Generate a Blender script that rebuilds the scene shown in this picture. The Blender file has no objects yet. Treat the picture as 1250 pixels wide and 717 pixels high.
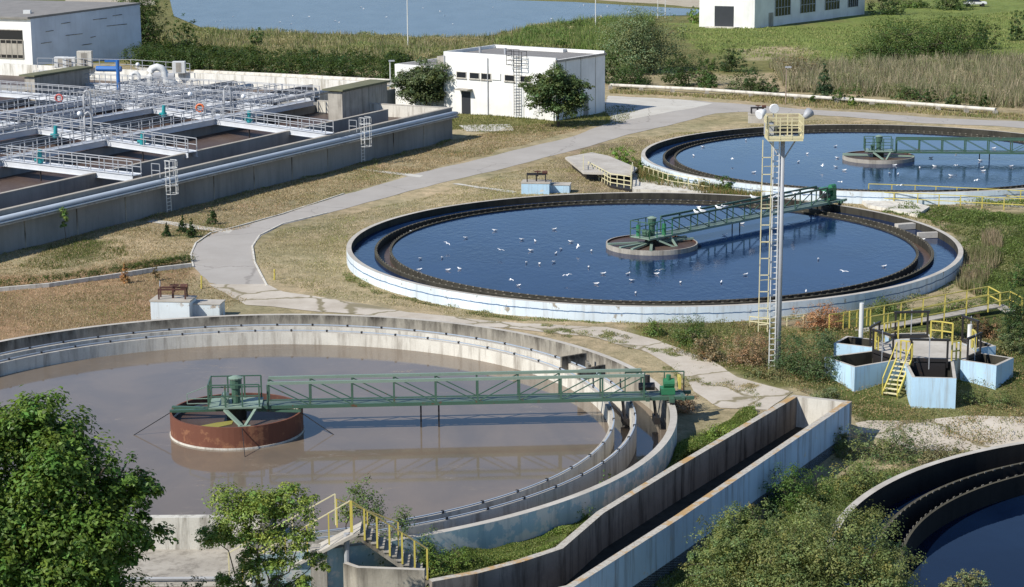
import bpy, math, random
import numpy as np
from mathutils import Vector, Matrix
from mathutils.geometry import delaunay_2d_cdt
R_ = math.radians
scn = bpy.context.scene
COL = scn.collection
# ------------------------------------------------------------------ camera
FPX, PITCH, ROLL, CH = 2472.9, 0.21125, -0.00637, 28.0
cd = bpy.data.cameras.new('camera'); cam = bpy.data.objects.new('camera', cd); COL.objects.link(cam)
cd.sensor_width = 36; cd.lens = FPX/1250*36; cd.clip_start = .5; cd.clip_end = 9000
cam.matrix_world = Matrix.Translation((0, 0, CH)) @ Matrix.Rotation(math.pi/2-PITCH, 4, 'X') @ Matrix.Rotation(ROLL, 4, 'Z')
scn.camera = cam
# ------------------------------------------------------------------ light
SUN_AZ, SUN_EL = 235.0, 42.0        # compass azimuth of the sun, clockwise from +Y
w = bpy.data.worlds.new('World'); scn.world = w; w.use_nodes = True
nt = w.node_tree; bgn = nt.nodes['Background']; sky = nt.nodes.new('ShaderNodeTexSky')
sky.sky_type = 'NISHITA'; sky.sun_disc = False; sky.sun_elevation = R_(SUN_EL); sky.sun_rotation = R_(SUN_AZ)
sky.air_density = .9; sky.dust_density = .15; sky.ozone_density = 4.0
nt.links.new(sky.outputs[0], bgn.inputs[0]); bgn.inputs[1].default_value = .10
sl = bpy.data.lights.new('sun', 'SUN'); so = bpy.data.objects.new('sun', sl); COL.objects.link(so)
sl.energy = 4.2; sl.angle = R_(.53); sl.color = (1, .95, .86)
sd = Vector((math.sin(R_(SUN_AZ))*math.cos(R_(SUN_EL)), math.cos(R_(SUN_AZ))*math.cos(R_(SUN_EL)), math.sin(R_(SUN_EL))))
so.rotation_euler = sd.to_track_quat('Z', 'Y').to_euler(); so.location = (-60, 60, 80)
scn.view_settings.view_transform = 'Standard'; scn.view_settings.look = 'None'
scn.view_settings.exposure = 0.5; scn.view_settings.gamma = 1
scn.render.engine = 'CYCLES'; scn.cycles.max_bounces = 6; scn.cycles.transparent_max_bounces = 8

# ------------------------------------------------------------------ survey helpers
def un(px, py, z=0.0):
    """ground position of a surveyed point seen in the photograph at height z"""
    a, b = px-625, py-358.5; c, s = math.cos(ROLL), math.sin(ROLL)
    x = c*a+s*b; y = -s*a+c*b
    d = np.array([x, 0, 0])+FPX*np.array([0, math.cos(PITCH), -math.sin(PITCH)])-y*np.array([0, math.sin(PITCH), math.cos(PITCH)])
    t = (z-CH)/d[2]; return (d*t)[:2]
def P3(px, py, z=0.0):
    q = un(px, py, z); return (float(q[0]), float(q[1]), float(z))
def ppm(y):
    return FPX/math.hypot(y, 26)*.99

# ------------------------------------------------------------------ object helpers
def tag(o, label=None, cat=None, group=None, kind=None):
    if label: o['label'] = label
    if cat: o['category'] = cat
    if group: o['group'] = group
    if kind: o['kind'] = kind
    return o
def empty(name, loc, label=None, cat=None, group=None):
    o = bpy.data.objects.new(name, None); COL.objects.link(o); o.location = loc
    o.empty_display_size = .3
    return tag(o, label, cat, group)
def wloc(o):
    v = Vector((0, 0, 0))
    while o is not None:
        v += o.location; o = o.parent
    return v
def mesh_np(name, V, F, mats, parent=None, colors=None, origin=None, smooth=False, mi=None):
    """V (n,3), F (m,k) equal-sized faces"""
    V = np.asarray(V, dtype=np.float64); F = np.asarray(F, dtype=np.int32)
    if parent is not None: base = np.array(wloc(parent)); loc = (0, 0, 0)
    else:
        if origin is None:
            mn = V.min(0); mx = V.max(0); origin = ((mn[0]+mx[0])/2, (mn[1]+mx[1])/2, mn[2])
        base = np.array(origin); loc = origin
    me = bpy.data.meshes.new(name)
    n, k = F.shape
    me.vertices.add(len(V)); me.vertices.foreach_set('co', (V-base).astype(np.float32).ravel())
    me.loops.add(n*k); me.loops.foreach_set('vertex_index', F.ravel())
    me.polygons.add(n); me.polygons.foreach_set('loop_start', np.arange(0, n*k, k, dtype=np.int32))
    me.polygons.foreach_set('loop_total', np.full(n, k, dtype=np.int32))
    if smooth: me.polygons.foreach_set('use_smooth', np.ones(n, dtype=bool))
    me.update(calc_edges=True)
    if colors is not None:
        at = me.color_attributes.new('tint', 'FLOAT_COLOR', 'POINT')
        c4 = np.ones((len(V), 4), dtype=np.float32); c4[:, :3] = colors
        at.data.foreach_set('color', c4.ravel())
    for m in (mats if isinstance(mats, (list, tuple)) else [mats]): me.materials.append(m)
    o = bpy.data.objects.new(name, me); COL.objects.link(o); o.location = loc
    if parent is not None: o.parent = parent
    return o
class MB:
    def __init__(s): s.V = []; s.F = []; s.M = []; s.m = 0
    def add(s, vs, fs):
        b = len(s.V); s.V += [tuple(v) for v in vs]; s.F += [[b+i for i in f] for f in fs]; s.M += [s.m]*len(fs); return s
    def box(s, c, d, rz=0.0):
        cx, cy, cz = c; a, b, h = d[0]/2, d[1]/2, d[2]/2; co, si = math.cos(rz), math.sin(rz)
        vs = [(cx+x*co-y*si, cy+x*si+y*co, cz+z) for z in (-h, h) for x, y in ((-a, -b), (a, -b), (a, b), (-a, b))]
        return s.add(vs, [(3, 2, 1, 0), (4, 5, 6, 7), (0, 1, 5, 4), (1, 2, 6, 5), (2, 3, 7, 6), (3, 0, 4, 7)])
    def beam(s, p0, p1, w, h=None, up=(0, 0, 1)):
        h = h or w; p0 = Vector(p0); p1 = Vector(p1); d = (p1-p0)
        if d.length < 1e-6: return s
        d.normalize(); u = Vector(up)
        if abs(d.dot(u)) > .98: u = Vector((1, 0, 0))
        r = d.cross(u).normalized(); u = r.cross(d).normalized()
        vs = [p+r*a*w/2+u*b*h/2 for p in (p0, p1) for a, b in ((-1, -1), (1, -1), (1, 1), (-1, 1))]
        return s.add(vs, [(3, 2, 1, 0), (4, 5, 6, 7), (0, 1, 5, 4), (1, 2, 6, 5), (2, 3, 7, 6), (3, 0, 4, 7)])
    def tube(s, pts, r, n=8):
        pts = [Vector(p) for p in pts]; rs = r if isinstance(r, (list, tuple)) else [r]*len(pts)
        vs = []; fs = []
        for i, p in enumerate(pts):
            d = (pts[min(i+1, len(pts)-1)]-pts[max(i-1, 0)]).normalized()
            u = Vector((0, 0, 1)) if abs(d.z) < .95 else Vector((1, 0, 0))
            a = d.cross(u).normalized(); b = a.cross(d).normalized()
            for k in range(n):
                t = 2*math.pi*k/n; vs.append(p+a*math.cos(t)*rs[i]+b*math.sin(t)*rs[i])
        for i in range(len(pts)-1):
            for k in range(n):
                k2 = (k+1) % n; fs.append((i*n+k, i*n+k2, (i+1)*n+k2, (i+1)*n+k))
        fs.append(tuple(range(n))[::-1]); fs.append(tuple((len(pts)-1)*n+k for k in range(n)))
        return s.add(vs, fs)
    def prism(s, poly, z0, z1):
        n = len(poly)
        a = sum(poly[i][0]*poly[(i+1) % n][1]-poly[(i+1) % n][0]*poly[i][1] for i in range(n))
        if a < 0: poly = poly[::-1]
        zz0 = z0 if isinstance(z0, (list, tuple)) else [z0]*n; zz1 = z1 if isinstance(z1, (list, tuple)) else [z1]*n
        vs = [(x, y, zz0[i]) for i, (x, y) in enumerate(poly)]+[(x, y, zz1[i]) for i, (x, y) in enumerate(poly)]
        fs = [tuple(range(n))[::-1], tuple(range(n, 2*n))]+[(i, (i+1) % n, n+(i+1) % n, n+i) for i in range(n)]
        return s.add(vs, fs)
    def ring(s, cx, cy, r0, r1, z0, z1, a0=0, a1=360, n=None, mo=None, mt=None, mi_=None):
        """annular wall; mo/mt/mi_ material indices of outer, top and inner faces"""
        full = a1-a0 >= 359.9; n = n or max(8, int(abs(a1-a0)/2.0)); b = len(s.V)
        m = n if full else n+1
        for i in range(m):
            t = R_(a0+(a1-a0)*i/n); c, q = math.cos(t), math.sin(t)
            s.V += [(cx+r1*c, cy+r1*q, z0), (cx+r1*c, cy+r1*q, z1), (cx+r0*c, cy+r0*q, z1), (cx+r0*c, cy+r0*q, z0)]
        for i in range(n):
            j = (i+1) % m
            A = [b+4*i+k for k in range(4)]; B = [b+4*j+k for k in range(4)]
            for f, mm in (((A[0], B[0], B[1], A[1]), mo), ((A[1], B[1], B[2], A[2]), mt), ((A[2], B[2], B[3], A[3]), mi_), ((A[3], B[3], B[0], A[0]), mo)):
                s.F.append(list(f)); s.M.append(s.m if mm is None else mm)
        if not full:
            s.F += [[b, b+1, b+2, b+3][::-1], [b+4*n+k for k in range(4)]]; s.M += [s.m, s.m]
        return s
    def disc(s, poly, z): return s.add([(x, y, z) for x, y in poly], [tuple(range(len(poly)))])
    def build(s, name, mats, parent=None, origin=None, smooth=False, bevel=0):
        me = bpy.data.meshes.new(name)
        if parent is not None: base = wloc(parent); loc = Vector((0, 0, 0))
        else:
            if origin is None:
                xs = [v[0] for v in s.V]; ys = [v[1] for v in s.V]; zs = [v[2] for v in s.V]
                origin = ((min(xs)+max(xs))/2, (min(ys)+max(ys))/2, min(zs))
            base = Vector(origin); loc = base
        me.from_pydata([tuple(Vector(v)-base) for v in s.V], [], s.F)
        for m in (mats if isinstance(mats, (list, tuple)) else [mats]): me.materials.append(m)
        me.polygons.foreach_set('material_index', s.M)
        if smooth: me.polygons.foreach_set('use_smooth', [True]*len(s.F))
        me.update()
        o = bpy.data.objects.new(name, me); COL.objects.link(o); o.location = loc
        if parent is not None: o.parent = parent
        if bevel:
            b = o.modifiers.new('bevel', 'BEVEL'); b.width = bevel; b.segments = 2; b.limit_method = 'ANGLE'
        return o
def copy_tree(o, parent=None):
    c = o.copy(); COL.objects.link(c); c.parent = parent
    for ch in list(o.children): copy_tree(ch, c)
    return c
def S(o): o['kind'] = 'structure'; return o

# ------------------------------------------------------------------ materials
def nd(m, t, **kw):
    n = m.node_tree.nodes.new(t)
    for k, v in kw.items():
        if k.startswith('i_'): n.inputs[int(k[2:])].default_value = v
        else: setattr(n, k, v)
    return n
def newmat(name, rough=.8, spec=.3):
    m = bpy.data.materials.new(name); m.use_nodes = True
    p = m.node_tree.nodes['Principled BSDF']; p.inputs['Roughness'].default_value = rough
    p.inputs['Specular IOR Level'].default_value = spec
    return m, p
def lk(m, a, b): m.node_tree.links.new(a, b)
def c4(c): return (c[0], c[1], c[2], 1)
def pos(m, scale=(1, 1, 1)):
    g = nd(m, 'ShaderNodeNewGeometry'); mp = nd(m, 'ShaderNodeMapping'); mp.inputs['Scale'].default_value = scale
    lk(m, g.outputs['Position'], mp.inputs['Vector']); return mp.outputs[0]
def noise(m, vec, scale, detail=4, rough=.55, dist=0.0):
    n = nd(m, 'ShaderNodeTexNoise'); n.inputs['Scale'].default_value = scale; n.inputs['Detail'].default_value = detail
    n.inputs['Roughness'].default_value = rough; n.inputs['Distortion'].default_value = dist
    lk(m, vec, n.inputs['Vector']); return n.outputs['Fac']
def ramp(m, fac, a, b, c0=(0, 0, 0), c1=(1, 1, 1)):
    r = nd(m, 'ShaderNodeValToRGB'); r.color_ramp.elements[0].position = a; r.color_ramp.elements[1].position = b
    r.color_ramp.elements[0].color = c4(c0); r.color_ramp.elements[1].color = c4(c1)
    lk(m, fac, r.inputs[0]); return r.outputs[0]
def mix(m, fac, a, b, mode='MIX'):
    n = nd(m, 'ShaderNodeMix', data_type='RGBA', blend_type=mode)
    for v, i in ((fac, 0), (a, 6), (b, 7)):
        if isinstance(v, (int, float)): n.inputs[i].default_value = v
        elif isinstance(v, tuple): n.inputs[i].default_value = c4(v)
        else: lk(m, v, n.inputs[i])
    return n.outputs[2]
def bump(m, p, h, strength=.3, dist=.05):
    b = nd(m, 'ShaderNodeBump'); b.inputs['Strength'].default_value = strength; b.inputs['Distance'].default_value = dist
    lk(m, h, b.inputs['Height']); lk(m, b.outputs[0], p.inputs['Normal'])
def concrete(name, base, dark, stain=(.05, .04, .03), streak=.5, panel=0, patch=.5, fine=14, ztop=None):
    m, p = newmat(name, .88, .2)
    v = pos(m); n1 = noise(m, v, .55, 6, .65); n2 = noise(m, v, fine, 4, .7)
    col = mix(m, ramp(m, n1, .5-.2*patch-.05, .72), dark, base)
    col = mix(m, .35, col, mix(m, n2, tuple(x*.55 for x in base), tuple(min(1, x*1.35) for x in base)), 'MIX')
    vs = pos(m, (1.6, 1.6, .16)); n3 = noise(m, vs, 1.1, 5, .7)
    col = mix(m, mix(m, streak, (0, 0, 0), ramp(m, n3, .48, .68)), col, stain)
    if ztop:
        g = nd(m, 'ShaderNodeNewGeometry'); sx = nd(m, 'ShaderNodeSeparateXYZ'); lk(m, g.outputs['Position'], sx.inputs[0])
        mr = nd(m, 'ShaderNodeMapRange'); mr.inputs[1].default_value = ztop[0]; mr.inputs[2].default_value = ztop[1]; lk(m, sx.outputs[2], mr.inputs[0])
        nb_ = noise(m, pos(m, (1, 1, .35)), .9, 6, .7); ml = nd(m, 'ShaderNodeMath', operation='MULTIPLY'); lk(m, mr.outputs[0], ml.inputs[0]); lk(m, ramp(m, nb_, .38, .6), ml.inputs[1])
        col = mix(m, ml.outputs[0], col, (.045, .038, .03))
    if panel:
        wv = pos(m, (.13, .13, 0)); n4 = noise(m, wv, 1.0, 0); col = mix(m, .25, col, ramp(m, n4, .35, .6, (.03, .03, .03), base))
    lk(m, col, p.inputs['Base Color']); bump(m, p, n2, .35, .02); return m
def paint(name, base, chip=(.3, .27, .22), amt=.35, rough=.55, streak=.25, stain=(.08, .06, .04), scale=1.2, zband=None):
    m, p = newmat(name, rough, .35)
    v = pos(m); n1 = noise(m, v, scale, 8, .68); n0 = noise(m, v, .3, 3)
    col = mix(m, ramp(m, n0, .35, .65), tuple(x*.82 for x in base), base)
    col = mix(m, ramp(m, n1, .70-.22*amt, .74-.2*amt), col, chip)
    n3 = noise(m, pos(m, (1.8, 1.8, .14)), 1.3, 5, .7)
    col = mix(m, mix(m, streak, (0, 0, 0), ramp(m, n3, .5, .66)), col, stain)
    if zband:
        g = nd(m, 'ShaderNodeNewGeometry'); sx = nd(m, 'ShaderNodeSeparateXYZ'); lk(m, g.outputs['Position'], sx.inputs[0])
        for z0, wd, bc in zband:
            a = nd(m, 'ShaderNodeMath', operation='SUBTRACT'); lk(m, sx.outputs[2], a.inputs[0]); a.inputs[1].default_value = z0
            jj = nd(m, 'ShaderNodeMath', operation='MULTIPLY_ADD'); lk(m, n1, jj.inputs[0]); jj.inputs[1].default_value = .18; lk(m, a.outputs[0], jj.inputs[2])
            jj2 = nd(m, 'ShaderNodeMath', operation='SUBTRACT'); lk(m, jj.outputs[0], jj2.inputs[0]); jj2.inputs[1].default_value = .09
            ab = nd(m, 'ShaderNodeMath', operation='ABSOLUTE'); lk(m, jj2.outputs[0], ab.inputs[0])
            lt = nd(m, 'ShaderNodeMath', operation='LESS_THAN'); lk(m, ab.outputs[0], lt.inputs[0]); lt.inputs[1].default_value = wd
            col = mix(m, lt.outputs[0], col, bc)
    lk(m, col, p.inputs['Base Color']); bump(m, p, n1, .25, .02); return m
def metal(name, base, rust=.15, rough=.45, rc=(.12, .05, .025), met=0.0, scale=3):
    m, p = newmat(name, rough, .5); p.inputs['Metallic'].default_value = met
    v = pos(m); n1 = noise(m, v, scale, 6, .7); n0 = noise(m, v, .9, 3)
    col = mix(m, n0, tuple(x*.7 for x in base), base)
    col = mix(m, ramp(m, n1, .72-.3*rust, .78-.25*rust), col, rc)
    lk(m, col, p.inputs['Base Color']); return m
def leafmat(name, trans=.25, rough=.55):
    m, p = newmat(name, rough, .25)
    a = nd(m, 'ShaderNodeAttribute', attribute_name='tint'); oi = nd(m, 'ShaderNodeObjectInfo')
    col = mix(m, 1.0, a.outputs['Color'], oi.outputs['Color'], 'MULTIPLY')
    lk(m, col, p.inputs['Base Color'])
    tr = nd(m, 'ShaderNodeBsdfTranslucent'); tc = mix(m, 1.0, col, (1.5, 1.5, .7), 'MULTIPLY'); lk(m, tc, tr.inputs[0])
    ms = nd(m, 'ShaderNodeMixShader'); ms.inputs[0].default_value = trans
    out = m.node_tree.nodes['Material Output']
    lk(m, p.outputs[0], ms.inputs[1]); lk(m, tr.outputs[0], ms.inputs[2]); lk(m, ms.outputs[0], out.inputs[0]); return m
def water(name, base, base2, rough=.04, bs=.12, bscale=3.0, ior=1.33, mottle=.25, spec=.5, big=.08):
    m, p = newmat(name, rough, spec); p.inputs['IOR'].default_value = ior
    v = pos(m, (1, .55, 1)); n0 = noise(m, v, mottle, 4, .6, .6)
    col = mix(m, ramp(m, n0, .38, .62), base, base2); lk(m, col, p.inputs['Base Color'])
    n1 = noise(m, v, bscale, 3, .6); n2 = noise(m, v, big, 3, .5)
    h = nd(m, 'ShaderNodeMath', operation='MULTIPLY'); lk(m, n1, h.inputs[0]); lk(m, ramp(m, n2, .35, .6, (.06, .06, .06), (1, 1, 1)), h.inputs[1])
    bump(m, p, h.outputs[0], bs, .1); return m

M = {}
M['conc'] = concrete('weathered concrete', (.42, .39, .34), (.24, .22, .19))
M['conc_pale'] = concrete('pale concrete', (.66, .63, .56), (.48, .45, .39), streak=.6, stain=(.14, .11, .08))
M['conc_rim'] = concrete('rim concrete', (.50, .47, .42), (.30, .27, .23), streak=0, fine=6)
M['conc_stain'] = concrete('stained concrete', (.40, .37, .31), (.24, .215, .175), stain=(.06, .05, .04), streak=.7, patch=1, ztop=(.35, 1.15))
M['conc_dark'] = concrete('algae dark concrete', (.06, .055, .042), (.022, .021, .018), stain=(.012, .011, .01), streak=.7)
M['conc_darkrim'] = concrete('mossy dark rim', (.10, .09, .062), (.035, .032, .024), streak=0, fine=6)
M['conc_black'] = concrete('near black concrete', (.022, .020, .018), (.010, .010, .010), stain=(.006, .006, .006), streak=.5)  # near black tone for the inner faces of the corner tank
M['conc_teeth'] = concrete('weathered weir plate', (.22, .20, .165), (.09, .08, .065), streak=0, fine=6)
M['conc_grey'] = concrete('grey panel concrete', (.30, .295, .28), (.20, .20, .20), stain=(.11, .11, .11), streak=.4, panel=1)
M['conc_inner'] = concrete('trough concrete', (.29, .25, .21), (.15, .125, .10), stain=(.03, .025, .02), streak=.9)
M['rust_rim'] = concrete('lichen rim', (.44, .41, .36), (.30, .26, .21), streak=0, fine=5)
def lichen():
    m, p = newmat('lichen spotted rim', .9, .2); v = pos(m); n1 = noise(m, v, .8, 6, .7); n2 = noise(m, v, 5, 5, .7)
    col = mix(m, ramp(m, n2, .35, .65), (.30, .27, .23), (.50, .47, .41)); col = mix(m, ramp(m, n1, .50, .60), col, (.40, .26, .12)); col = mix(m, ramp(m, n2, .62, .66), col, (.10, .08, .06))
    lk(m, col, p.inputs['Base Color']); bump(m, p, n2, .4, .02); return m
M['lichen'] = lichen()
M['white_blue'] = paint('peeling white blue paint', (.66, .74, .80), amt=.45, zband=[(.55, .035, (.07, .14, .26))], stain=(.3, .28, .24), streak=.4)
M['teal_blue'] = paint('peeling teal paint', (.36, .50, .54), chip=(.60, .60, .56), amt=1.0, streak=.5, stain=(.12, .22, .26))
M['blue_wall'] = paint('pale blue wall paint', (.38, .53, .70), chip=(.44, .46, .46), amt=.35, streak=.75, stain=(.16, .19, .24))
M['box_blue'] = paint('light blue box paint', (.45, .64, .79), chip=(.55, .52, .46), amt=.4, streak=.45, stain=(.25, .22, .18))
M['valve_white'] = paint('faded white blue paint', (.62, .68, .71), chip=(.36, .30, .24), amt=.5)
M['white_wall'] = paint('whitewash', (.80, .79, .76), chip=(.62, .59, .54), amt=.2, streak=.25, stain=(.5, .47, .42), scale=.8)
M['gable_shade'] = paint('gable paint with shade tint', (.56, .62, .72), chip=(.3, .32, .36), amt=.08, streak=.15, stain=(.2, .22, .28), scale=.5)  # bluish shade on the gable side is put into this wall colour
M['roof_grey'] = concrete('felt roof', (.24, .23, .22), (.17, .165, .16), streak=0)
M['olive_roof'] = concrete('olive felt roof', (.17, .17, .10), (.10, .10, .07), streak=0)
M['green'] = metal('green paint', (.06, .125, .085), .4)
M['green_pale'] = metal('faded green paint', (.23, .31, .245), .25)
M['green_bright'] = metal('bright green paint', (.035, .19, .085), .2)
M['yellow'] = metal('yellow paint', (.60, .50, .11), .35, rc=(.25, .12, .04))
M['yellow_pale'] = metal('faded yellow paint', (.72, .65, .40), .35, rc=(.3, .22, .13))
M['yellow_worn'] = metal('worn dark yellow paint', (.30, .25, .09), .5, rc=(.09, .07, .04))
M['galv'] = metal('galvanised steel', (.40, .41, .43), .1, .5)
M['deck'] = metal('walkway steel', (.62, .64, .67), .05, .5, rc=(.3, .3, .3))
M['pipe_blue'] = metal('grey blue pipe', (.38, .44, .52), .1)
M['white_metal'] = metal('white painted steel', (.72, .72, .70), .15, rc=(.35, .28, .2))
M['black_metal'] = metal('black steel', (.025, .022, .022), .3, rc=(.07, .035, .02))
M['rust'] = metal('rusty steel', (.16, .055, .03), .6, .8, rc=(.23, .10, .05), scale=1.6)
M['rust_dark'] = metal('dark rusty steel', (.09, .035, .025), .5, .8, rc=(.14, .06, .03))
M['rust_pale'] = metal('faded rusty steel', (.36, .27, .21), .4)
M['cyan'] = metal('cyan motor paint', (.02, .30, .32), .05)
M['blue'] = metal('blue duct paint', (.03, .15, .45), .05)
M['orange'] = metal('orange plastic', (.75, .18, .06), 0)
M['brown_pipe'] = metal('brown pipe', (.12, .08, .06), .4)
M['glass'], _p = newmat('dark glass', .08, .5); _p.inputs['Base Color'].default_value = (.02, .022, .025, 1)
M['door'] = metal('dark door', (.035, .038, .045), .1)
M['lens'], _p = newmat('lamp glass', .15, .5); _p.inputs['Base Color'].default_value = (.75, .76, .78, 1)
M['white'] = metal('white enamel', (.8, .8, .8), 0)
M['feather'], _p = newmat('white feathers', .7, .2); _p.inputs['Base Color'].default_value = (.85, .85, .84, 1)
M['feather_grey'], _p = newmat('grey feathers', .7, .2); _p.inputs['Base Color'].default_value = (.42, .43, .45, 1)
M['bark'] = concrete('bark', (.13, .10, .075), (.07, .055, .04), streak=.3)
M['leaf'] = leafmat('leaves', .3, .5)
M['blade'] = leafmat('grass blades', .2, .7)
M['water_deep'] = water('deep blue water', (.004, .015, .050), (.006, .021, .066), .07, .22, 2.6, spec=.30)
M['water_still'] = water('still dark water', (.002, .006, .02), (.003, .009, .027), .03, .05, 1.2, spec=.3)
def scum(m):
    p = m.node_tree.nodes['Principled BSDF']; src = p.inputs['Base Color'].links[0].from_socket
    n = noise(m, pos(m, (.35, 1.1, 1)), .55, 7, .72, 1.2); n2 = noise(m, pos(m), 2.2, 5, .7)
    f = nd(m, 'ShaderNodeMath', operation='MULTIPLY'); lk(m, ramp(m, n, .56, .66), f.inputs[0]); lk(m, ramp(m, n2, .42, .62), f.inputs[1])
    f2 = nd(m, 'ShaderNodeMath', operation='MULTIPLY'); lk(m, f.outputs[0], f2.inputs[0]); f2.inputs[1].default_value = .55
    lk(m, mix(m, f2.outputs[0], src, (.25, .20, .15)), p.inputs['Base Color'])
    rr = nd(m, 'ShaderNodeMapRange'); lk(m, f.outputs[0], rr.inputs[0]); rr.inputs[3].default_value = .05; rr.inputs[4].default_value = .35; lk(m, rr.outputs[0], p.inputs['Roughness'])
M['water_mud'] = water('muddy water', (.138, .112, .088), (.182, .142, .104), .05, .02, .6, mottle=.2)
scum(M['water_mud'])
M['water_pond'] = water('pond water', (.07, .10, .14), (.09, .125, .17), .25, .8, .9, big=.03, spec=.25)
M['sludge'] = water('brown sludge', (.07, .045, .035), (.10, .070, .055), .45, .5, 2.0)
M['foam'], _p = newmat('yellow foam', .8, .2); _p.inputs['Base Color'].default_value = (.24, .22, .06, 1)

# ------------------------------------------------------------------ tanks: positions
TA = (10.1, 143.6); TB = (34.07, 186.35); TC = (-13.8, 97.8); TD = (34.74, 77.35)
RO = 21.95
def npoly(pts, z=0.0): return [tuple(un(x, y, z)) for x, y in pts]
CH_L = npoly([(968, 482), (820, 569), (728, 625), (678, 668), (632, 683), (578, 697), (523, 707)], 1.0)
CH_R = npoly([(1040, 490), (830, 633), (700, 717)], 1.0)
CH_R = [CH_R[0], CH_R[1], CH_R[2], (-.6, 71.0), (-4.2, 70.2)]
def sstep(x, a, b):
    t = np.clip((x-a)/(b-a), 0, 1); return t*t*(3-2*t)
def seg_side(x, y, a, b):
    """signed distance to the right of the line a->b"""
    dx, dy = b[0]-a[0], b[1]-a[1]; L = math.hypot(dx, dy)
    return ((x-a[0])*dy-(y-a[1])*dx)/L
def zg(x, y):
    x = np.asarray(x, float); y = np.asarray(y, float)
    # low ground on the right of the trough, in front of the splitter
    d = seg_side(x, y, (2.26, 72.74), (17.4, 99.5))
    low = sstep(d, -.6, .0)*(1-sstep(y, 96.5, 103.5))
    low = np.maximum(low, sstep(x, 16.8, 17.4)*(1-sstep(y, 96.5, 103.5)))
    z = -1.35*low
    # low ground by the footbridge
    lf = (1-sstep(x, -6.6, -5.2))*(1-sstep(y, 78.5, 80.5))
    lf = np.maximum(lf, (1-sstep(x, -3.7, -3.2))*(1-sstep(y, 75.9, 76.7)))
    lf2 = (1-sstep(y, 73.2, 74.0))*(1-sstep(x, 0, 2))
    z = z-2.5*np.clip(np.maximum(lf, lf2), 0, 1)
    z = z-.55*sstep(x, 15.2, 17.5)*(1-sstep(y, 104.2, 108.0))*(1-low)
    # raised bank by the rightmost field
    z = z+.5*sstep(x, 33, 40)*sstep(y, 118, 128)*(1-sstep(y, 150, 160))
    z = z+.06*np.sin(x*.31+1.3)*np.sin(y*.23)+.03*np.sin(x*.9)*np.cos(y*.7+2)
    z = z+sstep(y, 300, 345)*(1-sstep(y, 352, 372))*0
    return z
def inpoly(x, y, poly):
    x = np.asarray(x); y = np.asarray(y); r = np.zeros(x.shape, bool); n = len(poly)
    for i in range(n):
        x0, y0 = poly[i]; x1, y1 = poly[(i+1) % n]
        c = ((y0 > y) != (y1 > y)); with_ = (x1-x0)*(y-y0)/((y1-y0) if abs(y1-y0) > 1e-9 else 1e-9)+x0
        r ^= c & (x < with_)
    return r
def wob(x, y, s=1.0, k=0):
    return (np.sin(x*1.1/s+k)+np.sin(y*.9/s+2.1*k+1)+np.sin((x+y)*.7/s+3.3*k)+np.sin((x-y)*1.7/s+k*1.7)*.6)/3.6

# ------------------------------------------------------------------ ground
DRY = (.36, .30, .20); BROWN = (.30, .20, .125); GRN = (.085, .105, .034); OLIVE = (.17, .165, .07)
FIELD = (.17, .21, .065); PALE = (.46, .41, .33); DIRT = (.25, .20, .14)
zones = [
    ([(-1500, -60), (3000, -60), (1700, 62), (1250, 80), (1000, 88), (860, 90), (640, 62), (480, 88), (160, 80), (-900, 70)], OLIVE),
    ([(820, 28), (1000, 30), (1060, 5), (1250, -20), (2500, -40), (2500, 70), (1250, 78), (1000, 78), (860, 66)], FIELD),
    ([(900, 60), (960, 56), (1010, 66), (960, 72), (905, 70)], DRY),
    ([(470, 128), (780, 128), (770, 150), (600, 165), (470, 150)], OLIVE),
    ([(1090, 250), (1300, 262), (1500, 270), (1500, 420), (1250, 400), (1180, 345), (1200, 300)], GRN),
    ([(1000, 380), (1250, 372), (1500, 380), (1500, 520), (1200, 515), (1100, 512), (1040, 500), (990, 470)], GRN),
    ([(760, 396), (940, 390), (1010, 390), (1000, 470), (950, 482), (880, 455), (800, 420)], OLIVE),
    ([(830, 545), (900, 505), (920, 520), (800, 590), (700, 660), (600, 690), (500, 712), (500, 650), (640, 655)], GRN),
    ([(1040, 545), (1100, 548), (1250, 530), (1500, 530), (1500, 1000), (700, 1000), (830, 640)], GRN),
    ([(1100, 470), (1250, 470), (1250, 520), (1100, 520)], OLIVE),
    ([(-300, 660), (520, 690), (520, 1000), (-300, 1000)], GRN),
    ([(0, 340), (60, 330), (200, 318), (236, 330), (240, 395), (160, 400), (0, 430), (-200, 440), (-200, 350)], BROWN),
    ([(75, 295), (115, 290), (118, 315), (80, 318)], GRN),
    ([(200, 282), (262, 272), (280, 285), (225, 292)], GRN),
    ([(760, 398), (860, 396), (1000, 398), (1000, 386), (800, 386)], DIRT),
    ([(680, 180), (790, 170), (800, 230), (900, 236), (1060, 236), (1060, 250), (900, 250), (690, 236)], DIRT),
    ([(1080, 222), (1300, 215), (1300, 245), (1150, 240)], GRN),
]
zones = [(npoly(p), c) for p, c in zones]
def gcol(x, y):
    x = np.asarray(x, float); y = np.asarray(y, float)
    s = np.clip(y/130, .6, 4)
    xj = x+wob(x, y, 1.3, 1)*1.0*s+wob(x, y, .5, 5)*.4; yj = y+wob(x, y, 1.7, 2)*1.6*s
    col = np.tile(np.array(DRY), (len(x), 1))
    a = wob(x, y, 5, 3)[:, None]; col = col*(1+.18*a)
    g = np.clip(wob(x, y, 3.2, 7)*1.4-.35, 0, 1)[:, None]; col = col*(1-g*.55)+np.array(OLIVE)*g*.55
    for p, c in zones:
        k = inpoly(xj, yj, p)
        if k.any(): col[k] = np.array(c)*(1+.2*wob(x[k], y[k], 2.2, 4)[:, None])
    return col
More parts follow.
